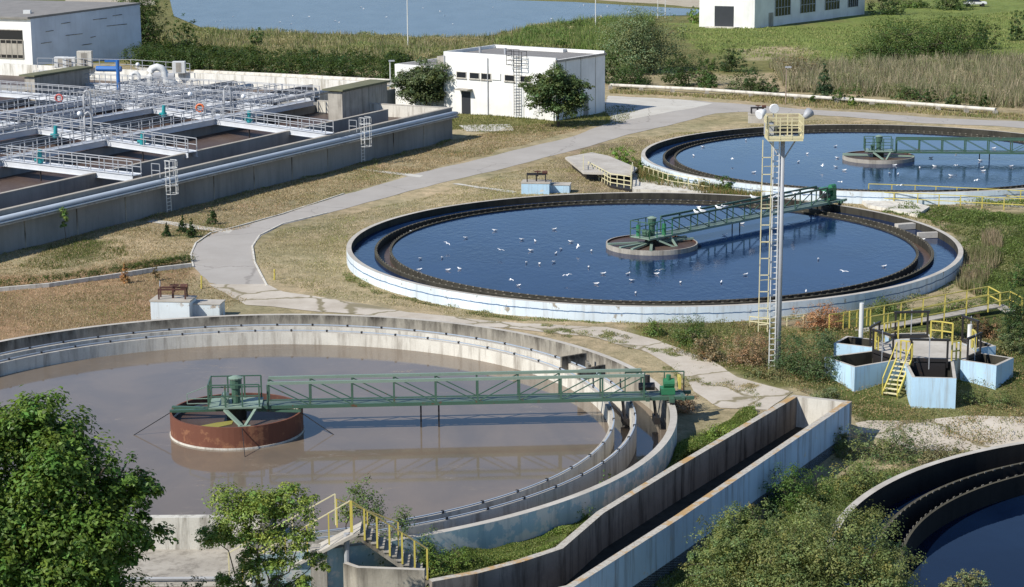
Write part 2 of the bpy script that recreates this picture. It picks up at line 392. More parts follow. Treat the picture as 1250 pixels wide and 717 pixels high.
def build_ground():
    pts = []
    for (x0, x1, y0, y1, st) in ((-46, 60, 62, 134, .85), (-62, 75, 134.4, 262, 1.4), (-150, 190, 264, 420, 3.5), (-46, 60, 20, 61, 5)):
        for x in np.arange(x0, x1, st):
            for y in np.arange(y0, y1, st): pts.append((x+random.uniform(-.2, .2)*st, y+random.uniform(-.2, .2)*st))
    for x in np.arange(-420, 421, 35):
        for y in np.arange(-60, 900, 35):
            if not (-155 < x < 195 and 15 < y < 425): pts.append((x, y))
    for x, y in ((-7000, -2000), (7000, -2000), (7000, 9000), (-7000, 9000), (0, 9000), (-7000, 3000), (7000, 3000), (0, -2000)): pts.append((x, y))
    loops = []
    for c in (TA, TB, TC, TD): loops.append([(c[0]+(RO-.17)*math.cos(2*math.pi*i/180), c[1]+(RO-.17)*math.sin(2*math.pi*i/180)) for i in range(180)])
    loops.append(CH_IN)
    keep = []
    px = np.array([p[0] for p in pts]); py = np.array([p[1] for p in pts]); bad = np.zeros(len(pts), bool)
    for l in loops: bad |= inpoly(px, py, l)
    pts = [p for p, b in zip(pts, bad) if not b]
    edges = []
    for l in loops:
        b = len(pts); pts += l; edges += [(b+i, b+(i+1) % len(l)) for i in range(len(l))]
    vs, es, fs, _, _, _ = delaunay_2d_cdt([Vector(p) for p in pts], edges, [], 0, 1e-5)
    V = np.array([(v.x, v.y) for v in vs]); F = np.array([f for f in fs if len(f) == 3])
    C = V[F].mean(1); bad = np.zeros(len(F), bool)
    for l in loops: bad |= inpoly(C[:, 0], C[:, 1], l)
    F = F[~bad]
    a, b, c = V[F[:, 0]], V[F[:, 1]], V[F[:, 2]]
    cr = (b[:, 0]-a[:, 0])*(c[:, 1]-a[:, 1])-(b[:, 1]-a[:, 1])*(c[:, 0]-a[:, 0])
    F[cr < 0] = F[cr < 0][:, ::-1]
    Z = zg(V[:, 0], V[:, 1]); Z[(np.abs(V[:, 0]) > 300) | (V[:, 1] > 500)] = 0
    m, p = newmat('ground cover', .95, .1)
    at = nd(m, 'ShaderNodeAttribute', attribute_name='tint'); v = pos(m)
    n1 = noise(m, v, .8, 8, .7, .4); n2 = noise(m, v, 6.0, 6, .75); n3 = noise(m, pos(m, (1, 1, 1)), .13, 4)
    col = mix(m, 1.0, at.outputs['Color'], ramp(m, n1, .30, .70, (.55, .58, .5), (1.28, 1.24, 1.2)), 'MULTIPLY')
    col = mix(m, 1.0, col, ramp(m, n2, .3, .7, (.75, .75, .75), (1.22, 1.22, 1.22)), 'MULTIPLY')
    col = mix(m, 1.0, col, ramp(m, n3, .35, .65, (.85, .9, .85), (1.1, 1.05, 1.05)), 'MULTIPLY')
    lk(m, col, p.inputs['Base Color']); bump(m, p, n2, .6, .12)
    o = mesh_np('ground', np.column_stack([V, Z]), F, m, colors=gcol(V[:, 0], V[:, 1]), origin=(0, 0, 0), smooth=True)
    S(o)
def offset(line, d):
    out = []
    for i, p in enumerate(line):
        a = line[max(i-1, 0)]; b = line[min(i+1, len(line)-1)]; dx, dy = b[0]-a[0], b[1]-a[1]; L = math.hypot(dx, dy)
        out.append((p[0]+dy/L*d, p[1]-dx/L*d))
    return out
CH_L0 = [p for p in CH_L]
CH_IN = CH_L0+[(-4.8, 72.9)]+[(-4.4, 70.5)]+CH_R[::-1][1:]
CH_IN = [(float(x), float(y)) for x, y in CH_IN]
random.seed(3); build_ground()

# roads: sheets a little above the ground
def sheet(name, poly_px, z, mat, holes=()):
    poly = npoly(poly_px); x = [p[0] for p in poly]; y = [p[1] for p in poly]
    st = 1.6; pts = [(a, b) for a in np.arange(min(x), max(x), st) for b in np.arange(min(y), max(y), st)]
    A = np.array(pts); k = inpoly(A[:, 0], A[:, 1], poly); pts = [tuple(q) for q in A[k]]
    d = []
    for i in range(len(poly)):
        a, b = np.array(poly[i]), np.array(poly[(i+1) % len(poly)]); n = max(1, int(np.linalg.norm(b-a)/.8))
        for j in range(n):
            q = a+(b-a)*j/n; jt = .09*wob(q[0]*3, q[1]*3, 1, 2); d.append((float(q[0])+jt, float(q[1])+jt))
    b0 = len(pts); pts += d; ed = [(b0+i, b0+(i+1) % len(d)) for i in range(len(d))]
    vs, es, fs, _, _, _ = delaunay_2d_cdt([Vector(p) for p in pts], ed, [], 1, 1e-5)
    V = np.array([(v.x, v.y) for v in vs]); F = np.array([f for f in fs if len(f) == 3])
    C = V[F].mean(1); bad = np.zeros(len(F), bool)
    for c in (TA, TB, TC, TD): bad |= (np.hypot(V[:, 0]-c[0], V[:, 1]-c[1]) < RO-.05)[F].any(1)
    bad |= inpoly(C[:, 0], C[:, 1], CH_IN); F = F[~bad]
    a, b, c = V[F[:, 0]], V[F[:, 1]], V[F[:, 2]]
    cr = (b[:, 0]-a[:, 0])*(c[:, 1]-a[:, 1])-(b[:, 1]-a[:, 1])*(c[:, 0]-a[:, 0]); F[cr < 0] = F[cr < 0][:, ::-1]
    return S(mesh_np(name, np.column_stack([V, zg(V[:, 0], V[:, 1])+z]), F, mat, origin=(0, 0, 0)))
def roadmat(name, base, dark, crack=.02, cs=.25, cc=(.1, .085, .06)):
    m, p = newmat(name, .9, .2); v = pos(m); n1 = noise(m, v, .35, 6, .65); n2 = noise(m, v, 9, 4, .7)
    nz = nd(m, 'ShaderNodeTexNoise'); nz.inputs['Scale'].default_value = .8; nz.inputs['Detail'].default_value = 4; lk(m, v, nz.inputs['Vector'])
    ad = nd(m, 'ShaderNodeVectorMath', operation='MULTIPLY_ADD'); lk(m, nz.outputs['Color'], ad.inputs[0]); ad.inputs[1].default_value = (1.6, 1.6, 0); lk(m, v, ad.inputs[2])
    vo = nd(m, 'ShaderNodeTexVoronoi', feature='DISTANCE_TO_EDGE'); vo.inputs['Scale'].default_value = cs; lk(m, ad.outputs[0], vo.inputs['Vector'])
    col = mix(m, ramp(m, n1, .36, .62), dark, base)
    col = mix(m, .4, col, mix(m, n2, tuple(x*.7 for x in base), tuple(x*1.2 for x in base)))
    col = mix(m, ramp(m, vo.outputs[0], crack*.4, crack, (1, 1, 1), (0, 0, 0)), col, cc)
    lk(m, col, p.inputs['Base Color']); bump(m, p, n2, .3, .02); return m
M['asphalt'] = roadmat('sun bleached asphalt', (.375, .35, .32), (.32, .295, .265), .006, .1, (.25, .23, .21))
M['path'] = roadmat('cracked concrete path', (.50, .45, .38), (.33, .28, .22), .03, .2, (.22, .19, .12))
M['road2'] = roadmat('pale dusty road', (.52, .50, .45), (.42, .39, .34), .003, .1)
sheet('road', [(235, 325), (234, 312), (240, 298), (258, 286), (285, 279), (345, 262), (420, 238), (520, 210), (600, 191), (700, 167), (745, 150), (745, 138),
               (738, 126), (742, 118), (830, 121), (910, 128), (998, 134.5), (1120, 143), (1250, 149), (1600, 170), (1600, 177), (1250, 157), (1120, 150),
               (998, 140.5), (910, 137), (874, 139), (830, 150), (760, 167), (700, 184), (600, 209), (500, 233), (400, 261), (345, 274), (318, 288), (309, 302), (312, 322), (325, 348), (290, 352), (255, 345)], .02, M['asphalt'])
sheet('pavement', [(742, 118), (830, 121), (870, 126), (850, 132), (790, 142), (752, 149), (738, 135)], .028, M['road2'])
sheet('concrete_path', [(255, 347), (325, 347), (345, 356), (420, 369), (500, 382), (570, 389), (640, 396), (740, 400), (800, 414), (870, 440), (900, 462), (968, 480), (935, 503), (880, 500),
               (846, 480), (838, 462), (815, 445), (790, 430), (720, 412), (640, 404), (560, 396), (480, 388), (390, 381), (300, 372)], .026, M['path'])
sheet('concrete_path', [(1044, 500), (1060, 498), (1120, 497), (1180, 493), (1250, 495), (1400, 497), (1400, 520), (1250, 514), (1200, 521), (1120, 521), (1075, 512), (1044, 508)], .026, M['path'])
sheet('pavement', [(160, 80), (240, 88), (330, 92), (480, 96), (490, 106), (400, 108), (200, 100)], .02, M['road2'])
sheet('concrete_path', [(431, 207), (436, 206), (517, 215.5), (512, 218)], .024, M['road2'])
sheet('concrete_path', [(552, 225), (560, 224.5), (632, 235), (625, 237)], .024, M['road2'])
sheet('concrete_path', [(178, 272), (186, 269), (285, 281), (280, 285)], .024, M['road2'])
sheet('concrete_path', [(560, 153), (622, 152), (628, 159), (570, 161)], .024, M['road2'])

# kerbs along the road bend
def kerb(pts_px, label):
    mb = MB(); L = npoly(pts_px)
    for a, b in zip(L[:-1], L[1:]):
        za, zb = float(zg(*a)), float(zg(*b)); mb.beam((a[0], a[1], za+.01), (b[0], b[1], zb+.01), .12, .12)
    return tag(mb.build('kerb', M['conc_pale']), label, 'kerb', 'kerbs of the curving road')
kerb([(236, 327), (233, 312), (239, 297), (257, 285), (284, 278), (345, 261), (420, 237)], 'pale concrete kerb on the outer side of the road bend')
kerb([(326, 349), (311, 322), (308, 302), (317, 287), (345, 273), (400, 260.5)], 'pale concrete kerb on the inner side of the road bend')

# ------------------------------------------------------------------ water
M['mudbank'] = roadmat('sandy shore', (.42, .37, .29), (.33, .28, .2), 0)
pond = npoly([(205, -10), (212, 20), (250, 36), (400, 42), (545, 48), (600, 44), (650, 33), (730, 24), (800, 20), (850, 19), (856, 12), (800, 9), (700, 3), (600, 0), (500, -8), (350, -12)])
S(MB().disc(pond, .07).build('pond_water', M['water_pond'], origin=(0, 0, 0)))
sheet('shore', [(640, -4), (720, 0), (800, 5), (880, 12), (880, -8), (700, -12)], .03, M['mudbank'])
sheet('dirt_yard', [(90, -6), (180, -12), (190, 6), (120, 16), (60, 14)], .03, M['mudbank'])

def circle(c, r, n=120): return [(c[0]+r*math.cos(2*math.pi*i/n), c[1]+r*math.sin(2*math.pi*i/n)) for i in range(n)]
def annulus(name, c, r0, r1, z, mat, a0=0, a1=360):
    n = max(4, int((a1-a0)/3)); V = []; F = []
    for i in range(n+1):
        t = R_(a0+(a1-a0)*i/n); V += [(c[0]+r0*math.cos(t), c[1]+r0*math.sin(t), z), (c[0]+r1*math.cos(t), c[1]+r1*math.sin(t), z)]
    F = [(2*i, 2*i+1, 2*i+3, 2*i+2) for i in range(n)]
    return S(MB().add(V, F).build(name, mat, origin=(c[0], c[1], z)))
RIN, RMID, RL = 18.86, 19.96, 21.6
def tank(c, zr, zm, zi, zwi, zwo, zl, label, mo, mti, minn, wmat, cut=None, zbot=-3.2, teeth=True, rails=False, lmat=None, mmid=None, mrim=None):
    root = empty('settling_tank', (c[0], c[1], zbot), label, 'settling tank')
    a0, a1 = (cut[1], cut[0]+360) if cut else (0, 360)
    mats = [mo, mrim or M['conc_rim'], mti]
    MB().ring(c[0], c[1], RL, RO, zbot, zr, a0, a1, 180, 0, 1, 2).build('outer_wall', mats, root)
    tp = M['conc_rim'] if mmid else M['conc_darkrim']
    mm = [mmid or minn, tp, mmid or minn]
    tw = 1.0 if mmid else .6
    MB().ring(c[0], c[1], RMID-.24*tw, RMID, zbot, zm, a0, a1, 180, 0, 1, 2).build('middle_wall', mm, root)
    MB().ring(c[0], c[1], RIN-.22*tw, RIN, zbot, zi, a0, a1, 180, 0, 1, 2).build('inner_wall', [minn, tp, minn], root)
    if teeth:
        for r, z, nm in ((RMID-.17, zm, 'weir_plate'), (RIN+.02, zi, 'weir_plate')):
            mb = MB(); n = int(2*math.pi*r/.62)
            for i in range(n):
                t = 2*math.pi*i/n
                mb.box((c[0]+r*math.cos(t), c[1]+r*math.sin(t), z+.005), (.035, .16, .07), t)
            mb.build(nm, M['conc_teeth'], root)['kind'] = 'stuff'
    if rails:
        for r, z in ((RMID-.05, zm), (RIN-.02, zi)):
            mb = MB(); mb.ring(c[0], c[1], r-.03, r+.03, z+.05, z+.1, a0, a1, 180); mb.build('guide_rail', M['pipe_blue'], root)
            n = int((a1-a0)/360*2*math.pi*r/2.1)
            for i in range(n+1):
                t = R_(a0+(a1-a0)*i/n); b = MB(); b.box((c[0]+(r-.02)*math.cos(t), c[1]+(r-.02)*math.sin(t), z+.08), (.12, .09, .11), t); b.build('bracket', M['black_metal'], root)
            mb = MB()
            for i in range(n*3):
                t = R_(a0+(a1-a0)*(i+.5)/(n*3)); mb.box((c[0]+(r-.15)*math.cos(t), c[1]+(r-.15)*math.sin(t), z-.1), (.03, .05, .2), t)
            mb.build('clip_row', M['black_metal'], root)
    # water sheets
    if cut:
        pts = [];
        for i in range(240):
            t = 360*i/240; x = c[0]+(RIN-.1)*math.cos(R_(t)); y = c[1]+(RIN-.1)*math.sin(R_(t))
            if cut[0] <= t <= cut[1]: y = max(y, cut[2]+.1)
            pts.append((x, y))
        S(MB().disc(pts, zwi).build('water', wmat, origin=(c[0], c[1], zwi)))
    else: S(MB().disc(circle(c, RIN-.1), zwi).build('water', wmat, origin=(c[0], c[1], zwi)))
    annulus('water', c, RMID-.1, RL+.1, zwo, wmat, a0, a1)
    annulus('water', c, RIN-.1, RMID-.1, zl, lmat or wmat, a0, a1)
    return root
YB = 82.35    # inlet chamber wall of the brown tank
tA = tank(TA, 1.0, .72, .68, .58, .48, .15, 'round clarifier of dark blue water in the middle with white and blue outer wall', M['white_blue'], M['conc_dark'], M['conc_dark'], M['water_deep'], lmat=M['sludge'])
tB = tank(TB, 1.0, .72, .68, .58, .48, .15, 'farthest round clarifier of blue water near the road', M['white_blue'], M['conc_dark'], M['conc_dark'], M['water_deep'], lmat=M['sludge'])
tC = tank(TC, 1.16, .88, .78, 0.05, -.3, -.15, 'large round clarifier of muddy brown water with pale concrete walls', M['teal_blue'], M['conc_stain'], M['conc_pale'], M['water_mud'], cut=(250, 279, YB), teeth=False, rails=True, mmid=M['conc_pale'], mrim=M['conc_rim'])
tD = tank(TD, -.55, -.85, -1.0, -2.0, -1.7, -1.9, 'deep dark round clarifier at the lower right corner beside the bushes', M['conc'], M['conc_black'], M['conc_black'], M['water_still'])
# partitions in the outer channel of the middle tank
for a, nm in ((19.5, 'partition_slab'), (9, 'partition_slab')):
    t = R_(a); mb = MB(); mb.box((TA[0]+20.8*math.cos(t), TA[1]+20.8*math.sin(t), .72), (1.5, .55 if a > 10 else .3, .42), t); mb.build(nm, M['conc_rim'], tA)
for (x0, y0), (x1, y1), h_, nm in (((685, 436), (715, 431), .75, 'baffle_board'), ((706, 452), (738, 445), .6, 'partition_slab'), ((716, 440), (720, 446), .9, 'baffle_board')):
    p0 = P3(x0, y0, 1.3); p1 = P3(x1, y1, 1.3); MB().beam((p0[0], p0[1], 1.3-h_/2), (p1[0], p1[1], 1.3-h_/2), .16, h_).build(nm, M['conc_stain'], tC)
# inlet chamber of the brown tank
ic = empty('inlet_chamber', (-16, YB-3, -2.6), 'pale stained concrete chamber cut into the near side of the brown tank', 'concrete chamber')
MB().box((-15.9, YB-.2, -.9), (11.6, .4, 3.4)).build('back_wall', [concrete('streaked white concrete', (.60, .58, .52), (.45, .43, .38), stain=(.1, .08, .06), streak=.9)], ic)
for x in (-21.5, -10.3): MB().box((x, YB-2.7, -.75), (.35, 5.0, 3.7)).build('side_wall', M['conc_stain'], ic)
MB().box((-15.9, YB-2.6, -1.6), (11.0, 4.6, 2.0)).build('slab', M['conc'], ic)
MB().box((-15.9, YB-4.95, -.62), (11.0, .12, .14)).build('lip', M['rust_rim'], ic)
MB().tube([(-21.3, YB-4.4, -.45), (-10.5, YB-4.4, -.45)], .07).build('pipe', M['galv'], ic)

# ------------------------------------------------------------------ railings
def railing(parent, pts, h=1.05, sp=1.5, mat=None, r=.03, rails=(1.0, .5), name='railing', posts=True, square=True, post_mat=None):
    """pts: list of 3D base points"""
    mb = MB()
    for f in rails:
        for a, b in zip(pts[:-1], pts[1:]): mb.beam((a[0], a[1], a[2]+h*f), (b[0], b[1], b[2]+h*f), r*1.6, r*1.6)
    ro = mb.build('handrail', mat, parent)
    pm = None
    for si, (a, b) in enumerate(zip(pts[:-1], pts[1:])):
        A, B = Vector(a), Vector(b); n = max(1, round((B-A).length/sp))
        for i in range(n+1 if si == len(pts)-2 else n):
            q = A+(B-A)*i/n
            if pm is None:
                pm = bpy.data.meshes.new('post'); k = MB().box((0, 0, h/2), (r*2.1, r*2.1, h)); pm.from_pydata(k.V, [], k.F); pm.materials.append(post_mat or mat)
            o = bpy.data.objects.new('post', pm); COL.objects.link(o); o.parent = parent; o.location = q-wloc(parent)
    return ro

# ------------------------------------------------------------------ rotating bridges
def bridge(c, ang, zb, zw, label, dlabel, dz, kind):
    """half span scraper bridge from the tank centre to past the outer wall"""
    root = empty('scraper_bridge', (c[0], c[1], zb), label, 'scraper bridge')
    t = R_(ang); U = Vector((math.cos(t), math.sin(t), 0)); N = Vector((-math.sin(t), math.cos(t), 0)); O = Vector((c[0], c[1], 0))
    def W(s, n, z): return O+U*s+N*n+Vector((0, 0, z))
    G = M['green']; H = 1.22; wd = .55; s0, s1 = 1.6, 20.4
    for sd_ in (-wd, wd):
        MB().beam(W(s0, sd_, zb+H), W(s1, sd_, zb+H), .12, .14).build('top_chord', M['green_pale'] if kind == 'C' else G, root)
        MB().beam(W(-1.0, sd_, zb), W(RO+1.0, sd_, zb), .12, .17).build('bottom_chord', M['green_pale'] if kind == 'A' else G, root)
        n = 9; stp = (s1-s0)/n
        for i in range(n+1):
            MB().beam(W(s0+i*stp, sd_, zb+.08), W(s0+i*stp, sd_, zb+H-.07), .09).build('post', G, root)
            if i < n:
                a, b = (1, 0) if i < n/2 else (0, 1)
                MB().beam(W(s0+(i+a)*stp, sd_, zb+.06 if kind != 'x' else 0), W(s0+(i+b)*stp, sd_, zb+H-.08), .05).build('brace', G, root)
    mb = MB()
    for i in range(24): mb.beam(W(-.9+i*1.0, -wd, zb-.02), W(-.9+i*1.0, wd, zb-.02), .06)
    mb.build('cross_members', M['green'], root)
    MB().beam(W(-.8, 0, zb+.05), W(RO+.6, 0, zb+.05), wd*1.5, .03).build('deck', metal('deck grating', (.10, .14, .11), .3), root)
    # hanging scraper arms reaching into the water
    for s in (9.2, 10.1): MB().beam(W(s, 0, zb), W(s, 0, zw-.3), .08).build('scraper_leg', M['black_metal'], root)
    for s in (RIN+.5, RMID+1.0):
        k = MB(); k.beam(W(s, -.3, zb), W(s+.15, -.35, zw+.1), .09); k.beam(W(s, .3, zb), W(s+.15, .25, zw+.1), .09); k.beam(W(s+.15, -.45, zw+.15), W(s+.15, .45, zw+.15), .3, .35)
        k.build('launder_brush', M['black_metal'], root)
    # centre platform
    pl = MB().box(tuple(W(0, 0, zb+.1)), (2.6, 1.9, .08), t).build('platform', M['green_pale'], root)
    q = [W(-1.3, -.9, zb+.12), W(1.2, -.9, zb+.12)]; q2 = [W(1.2, .9, zb+.12), W(-1.3, .9, zb+.12), W(-1.3, -.9, zb+.12)]
    railing(root, [tuple(x) for x in q], 1.15, .9, M['green_bright'] if kind == 'A' else M['green'], .035)
    railing(root, [tuple(x) for x in q2], 1.15, .9, M['green'], .035)
    if kind == 'C':
        k = MB(); k.beam(W(-1.3, -.3, zb+.2), W(-2.4, -.3, zb+.2), .04); k.beam(W(-2.4, -.3, zb+.2), W(-2.4, -.3, zb+.7), .04); k.beam(W(-2.4, -.3, zb+.7), W(-1.3, -.3, zb+1.1), .04)
        k.beam(W(-1.3, -.3, zb+.45), W(-2.4, -.3, zb+.45), .04); k.build('side_rail', M['green_pale'], root)
    col = MB(); col.tube([W(0, 0, zb+.12), W(0, 0, zb+.9)], .22, 12); col.tube([W(0, 0, zb+.9), W(0, 0, zb+1.35)], [.3, .3], 12); col.build('drive_column', M['green'], root, smooth=False)
    cap = MB(); cap.tube([W(0, 0, zb+1.35), W(0, 0, zb+1.42), W(0, 0, zb+1.52)], [.34, .36, .1], 14); cap.build('cap', M['green_pale'], root)
    mo_ = MB(); mo_.tube([W(-.55, -.3, zb+.45), W(-.55, .3, zb+.45)], .2, 10); mo_.box(tuple(W(-.55, 0, zb+.22)), (.35, .5, .2), t); mo_.build('motor', M['green_pale'] if kind == 'C' else M['green'], root)
    if kind == 'A':
        for sp_ in ((.75, -.5), (-.9, .5)):
            k = MB(); k.tube([W(sp_[0], sp_[1], zb+.1), W(sp_[0], sp_[1], zb+.95)], .16, 10); k.build('gear_housing', M['green_bright'], root)
    # V bracket hanging down at the front
    k = MB(); k.beam(W(-.5, -.9, zb+.0), W(.35, -1.9, zb-.55), .2, .1); k.beam(W(1.0, -.9, zb+.0), W(.55, -1.9, zb-.55), .14, .1); k.beam(W(.2, -1.95, zb-.6), W(.8, -1.95, zb-.6), .25, .14)
    k.build('bracket', M['green_pale'], root)
    # end carriage on the rim
    E = RO-.17
    k = MB(); k.beam(W(E-1.2, -.75, zb), W(E-1.2, .75, zb), .2, .2); k.beam(W(E, -1.0, zb-.02), W(E, 1.0, zb-.02), .24, .2); k.beam(W(E+.6, -.8, zb), W(E+.6, .8, zb), .14, .14); k.build('end_carriage', G, root)
    for sd_ in (-.75, .75):
        wh = MB(); a = W(E-.09, sd_, zb-.3+.16); b = W(E+.09, sd_, zb-.3+.16); wh.tube([a, b], .15, 14); wh.build('wheel', M['black_metal'], root)
    k = MB(); k.box(tuple(W(E-.1, .1, zb+.25)), (.7, .7, .3), t); k.tube([W(E-.3, .15, zb+.62), W(E+.25, .15, zb+.62)], .24, 12); k.tube([W(E-.05, .1, zb+.8), W(E-.05, .1, zb+1.05)], .13, 10); k.build('drive_motor', M['green_bright'], root)
    k = MB(); k.tube([W(E-1.6, -.2, zb+.55), W(E-.8, -.2, zb+.55)], .2, 10); k.tube([W(E-1.1, .3, zb+.3), W(E-1.1, .3, zb+1.0)], .14, 8); k.build('gearbox', M['black_metal'], root)
    if kind == 'C':
        k = MB(); k.box(tuple(W(E+.5, .1, zb+.68)), (.12, .6, .62), t); k.build('belt_guard', M['yellow'], root)
        for s in (E-2.2, E-1.2, E-.2, E+.8):
            MB().beam(W(s, .55, zb+.1), W(s, .55, zb+1.1), .06).build('post', G, root)
        MB().beam(W(E-2.2, .55, zb+1.1), W(E+.8, .55, zb+1.1), .06).build('handrail', G, root)
    else:
        k = MB(); k.box(tuple(W(E-.7, .1, zb+1.0)), (1.0, .8, .2), t); k.box(tuple(W(E+.05, .15, zb+.7)), (.45, .7, .7), t); k.tube([W(E-.2, .1, zb+1.1), W(E+.4, .1, zb+1.1)], .2, 10); k.build('motor_cover', M['green_bright'], root)
    # centre feed well, a ring drum standing in the water
    dr = empty('feed_well', (c[0], c[1], zw), dlabel, 'feed well')
    shell = M['rust'] if kind == 'C' else M['conc']
    inner = M['rust_dark']
    MB().ring(c[0], c[1], 3.2, 3.3, zw-.6, dz, 0, 360, 72, 0, 0, 1).build('drum_wall', [shell, inner], dr, smooth=False)
    if kind == 'C':
        MB().ring(c[0], c[1], 3.302, 3.34, zw-.1, zw+.09, 0, 360, 72).build('scum_line', M['conc_pale'], dr)
        annulus_ = MB().ring(c[0], c[1], 3.16, 3.2, zw+.7, zw+.78, 0, 360, 72).build('inner_line', M['conc_pale'], dr)
        k = MB(); k.add([(c[0]-1.8, c[1]-1.6, zw+.72), (c[0]-.9, c[1]-1.9, zw+.72), (c[0]-.1, c[1]-1.2, zw+.72), (c[0]-.1, c[1]-.5, zw+.72), (c[0]-.9, c[1]-.9, zw+.72)], [(0, 1, 2, 3, 4)]); k.build('foam_patch', M['foam'], dr)
    zs = zw+(.7 if kind == 'C' else .22)
    MB().disc(circle(c, 3.22, 60), zs).build('sludge_surface', M['sludge'], dr)
    for a in ((ang+178, ang+196, ang+150, ang-25, ang+20, ang-8, ang+220) if kind == 'A' else (ang+183, ang+170, ang-12)):
        q_ = R_(a); k = MB(); k.beam((c[0]+.3*math.cos(q_), c[1]+.3*math.sin(q_), dz+.02), (c[0]+3.3*math.cos(q_), c[1]+3.3*math.sin(q_), dz+.05), .2, .12); k.build('radial_arm', M['green'] if kind == 'C' else M['green_pale'], dr)
    MB().tube([(c[0], c[1], zw-.5), (c[0], c[1], zb-.05)], .5, 14).build('column', M['conc_dark'], dr)
    if kind == 'C':
        for a, L in ((186, 5.2), (-8, 5.0), (-78, 4.6)):
            q_ = R_(a); k = MB(); k.beam((c[0]+3.3*math.cos(q_), c[1]+3.3*math.sin(q_), dz-.05), (c[0]+L*math.cos(q_), c[1]+L*math.sin(q_), zw-.05), .035); k.build('stay_rod', M['black_metal'], dr)
    return root
bridge(TC, 3.5, 1.42, .05, 'green truss bridge spanning the muddy brown tank from drum to rim', 'rusty red round drum standing in the muddy brown water', 1.18, 'C')
bridge(TA, 45.0, 1.30, .58, 'green truss bridge over the middle blue tank with gulls on it', 'low round drum with pale rim in the middle blue tank', .92, 'A')
bridge(TB, -6.0, 1.30, .58, 'thin green truss bridge over the farthest blue tank', 'low round drum with pale rim in the farthest blue tank', .92, 'B')

# ------------------------------------------------------------------ overflow trough
tr = empty('overflow_trough', (8, 85, -2), 'long deep concrete trough with pale blue outer wall between brown tank and bushes', 'concrete trough')
def wallstrip(line, th, z0, z1, mats, name, parent, side=1):
    """wall along a line; material 0 outer side, 1 top, 2 other side"""
    off = offset(line, th*side); n = len(line); mb = MB()
    V = [(p[0], p[1], z) for p in line for z in (z0, z1)]+[(p[0], p[1], z) for p in off for z in (z0, z1)]
    mb.V = V; b = 2*n
    for i in range(n-1):
        a0, a1, c0, c1 = 2*i, 2*i+1, 2*i+2, 2*i+3
        mb.F += [[a0, c0, c1, a1], [b+a0, b+a1, b+c1, b+c0], [a1, c1, b+c1, b+a1]]; mb.M += [0, 2, 1]
    mb.F += [[0, 1, b+1, b], [2*n-2, b+2*n-2, b+2*n-1, 2*n-1]]; mb.M += [0, 0]
    return mb.build(name, mats, parent)
wallstrip([tuple(map(float, p)) for p in CH_L], .34, -2.6, 1.0, [M['conc_inner'], M['lichen'], M['conc_inner']], 'wall', tr, -1)
wallstrip([tuple(map(float, p)) for p in CH_R], .34, -2.6, 1.0, [M['blue_wall'], M['lichen'], M['conc_inner']], 'blue_wall', tr, 1)
ew = [tuple(map(float, CH_L[0])), tuple(map(float, CH_R[0]))]
wallstrip(ew, .32, -2.6, .996, [M['conc'], M['conc_rim'], M['conc_pale']], 'end_wall', tr, 1)
MB().prism([(float(x), float(y)) for x, y in CH_IN], -1.3, -.6).build('bottom', M['conc_dark'], tr)

# wall piece and stile footbridge at the lower left
WL = [P3(424, 686, .9), P3(438, 691, .9), P3(519, 694, .9)]
q = [(a[0], a[1]) for a in WL]
tag(wallstrip(q, .22, -3, .9, [concrete('rusty streaked concrete', (.52, .48, .40), (.36, .31, .24), stain=(.28, .15, .04), streak=.8), M['conc_rim'], M['conc_stain']], 'retaining_wall', None, 1),
    'short pale concrete wall with rusty streaks under the footbridge steps', 'wall')
fb = empty('footbridge', (-6.4, 77, -2.5), 'humped concrete footbridge with steps and yellow railings beside the brown tank', 'footbridge')
zpk = 2.0; yb0, yb1 = 76.4, 77.6; xp = un(431, 645, zpk)[0]
xr, xl = xp+2.95, xp-4.4; zr_, zl_ = .0, -.55
mb = MB(); ns = 11
for i in range(ns):
    x0 = xp+.25+(xr-xp-.25)*i/ns; x1 = xp+.25+(xr-xp-.25)*(i+1)/ns; z = zpk-(zpk-zr_)*(i+.6)/ns
    mb.box(((x0+x1)/2, (yb0+yb1)/2, z), (x1-x0+.04, yb1-yb0, .07))
mb.build('steps', M['conc'], fb)
for y in (yb0+.1, yb1-.1): MB().beam((xp+.25, y, zpk-.2), (xr, y, zr_-.2), .1, .24).build('stringer', M['conc_stain'], fb)
MB().add([(xp+.3, yb0, zpk-.1), (xp+.3, yb1, zpk-.1), (xl, yb1, zl_), (xl, yb0, zl_), (xp+.3, yb0, zpk+.04), (xp+.3, yb1, zpk+.04), (xl, yb1, zl_+.14), (xl, yb0, zl_+.14)],
         [(0, 3, 2, 1), (4, 5, 6, 7), (0, 4, 7, 3), (1, 2, 6, 5), (0, 1, 5, 4), (3, 7, 6, 2)]).build('ramp_slab', M['conc_rim'], fb)
for xx, w_ in ((xp-1.2, .5), (xp-3.3, .45)):
    zz = zpk-(zpk-zl_)*(xp-xx)/(xp-xl)-.12
    MB().prism([(xx-w_, yb0+.15), (xx+w_*.3, yb0+.15), (xx+w_*.3, yb1-.2), (xx-w_, yb1-.2)], -2.8, zz).build('pier', M['conc'], fb)
MB().tube([(xp-.25, yb0+.3, -2.6), (xp-.25, yb0+.3, zpk-.15)], .12, 10).build('pier', M['galv'], fb)
railing(fb, [(xp, yb0, zpk), (xr, yb0, zr_)], 1.3, .55, M['yellow_worn'], .034, rails=(1.0,), post_mat=M['yellow'])
railing(fb, [(xp-.7, yb1, zpk-.2), (xr-1.2, yb1, zr_+.8)], 1.2, 1.1, M['yellow_worn'], .026, rails=(1.0,), post_mat=M['yellow'])
railing(fb, [(xl, yb0, zl_), (xp-.05, yb0, zpk)], 1.3, 1.0, M['yellow_pale'], .026, rails=(1.0,), post_mat=M['yellow'])
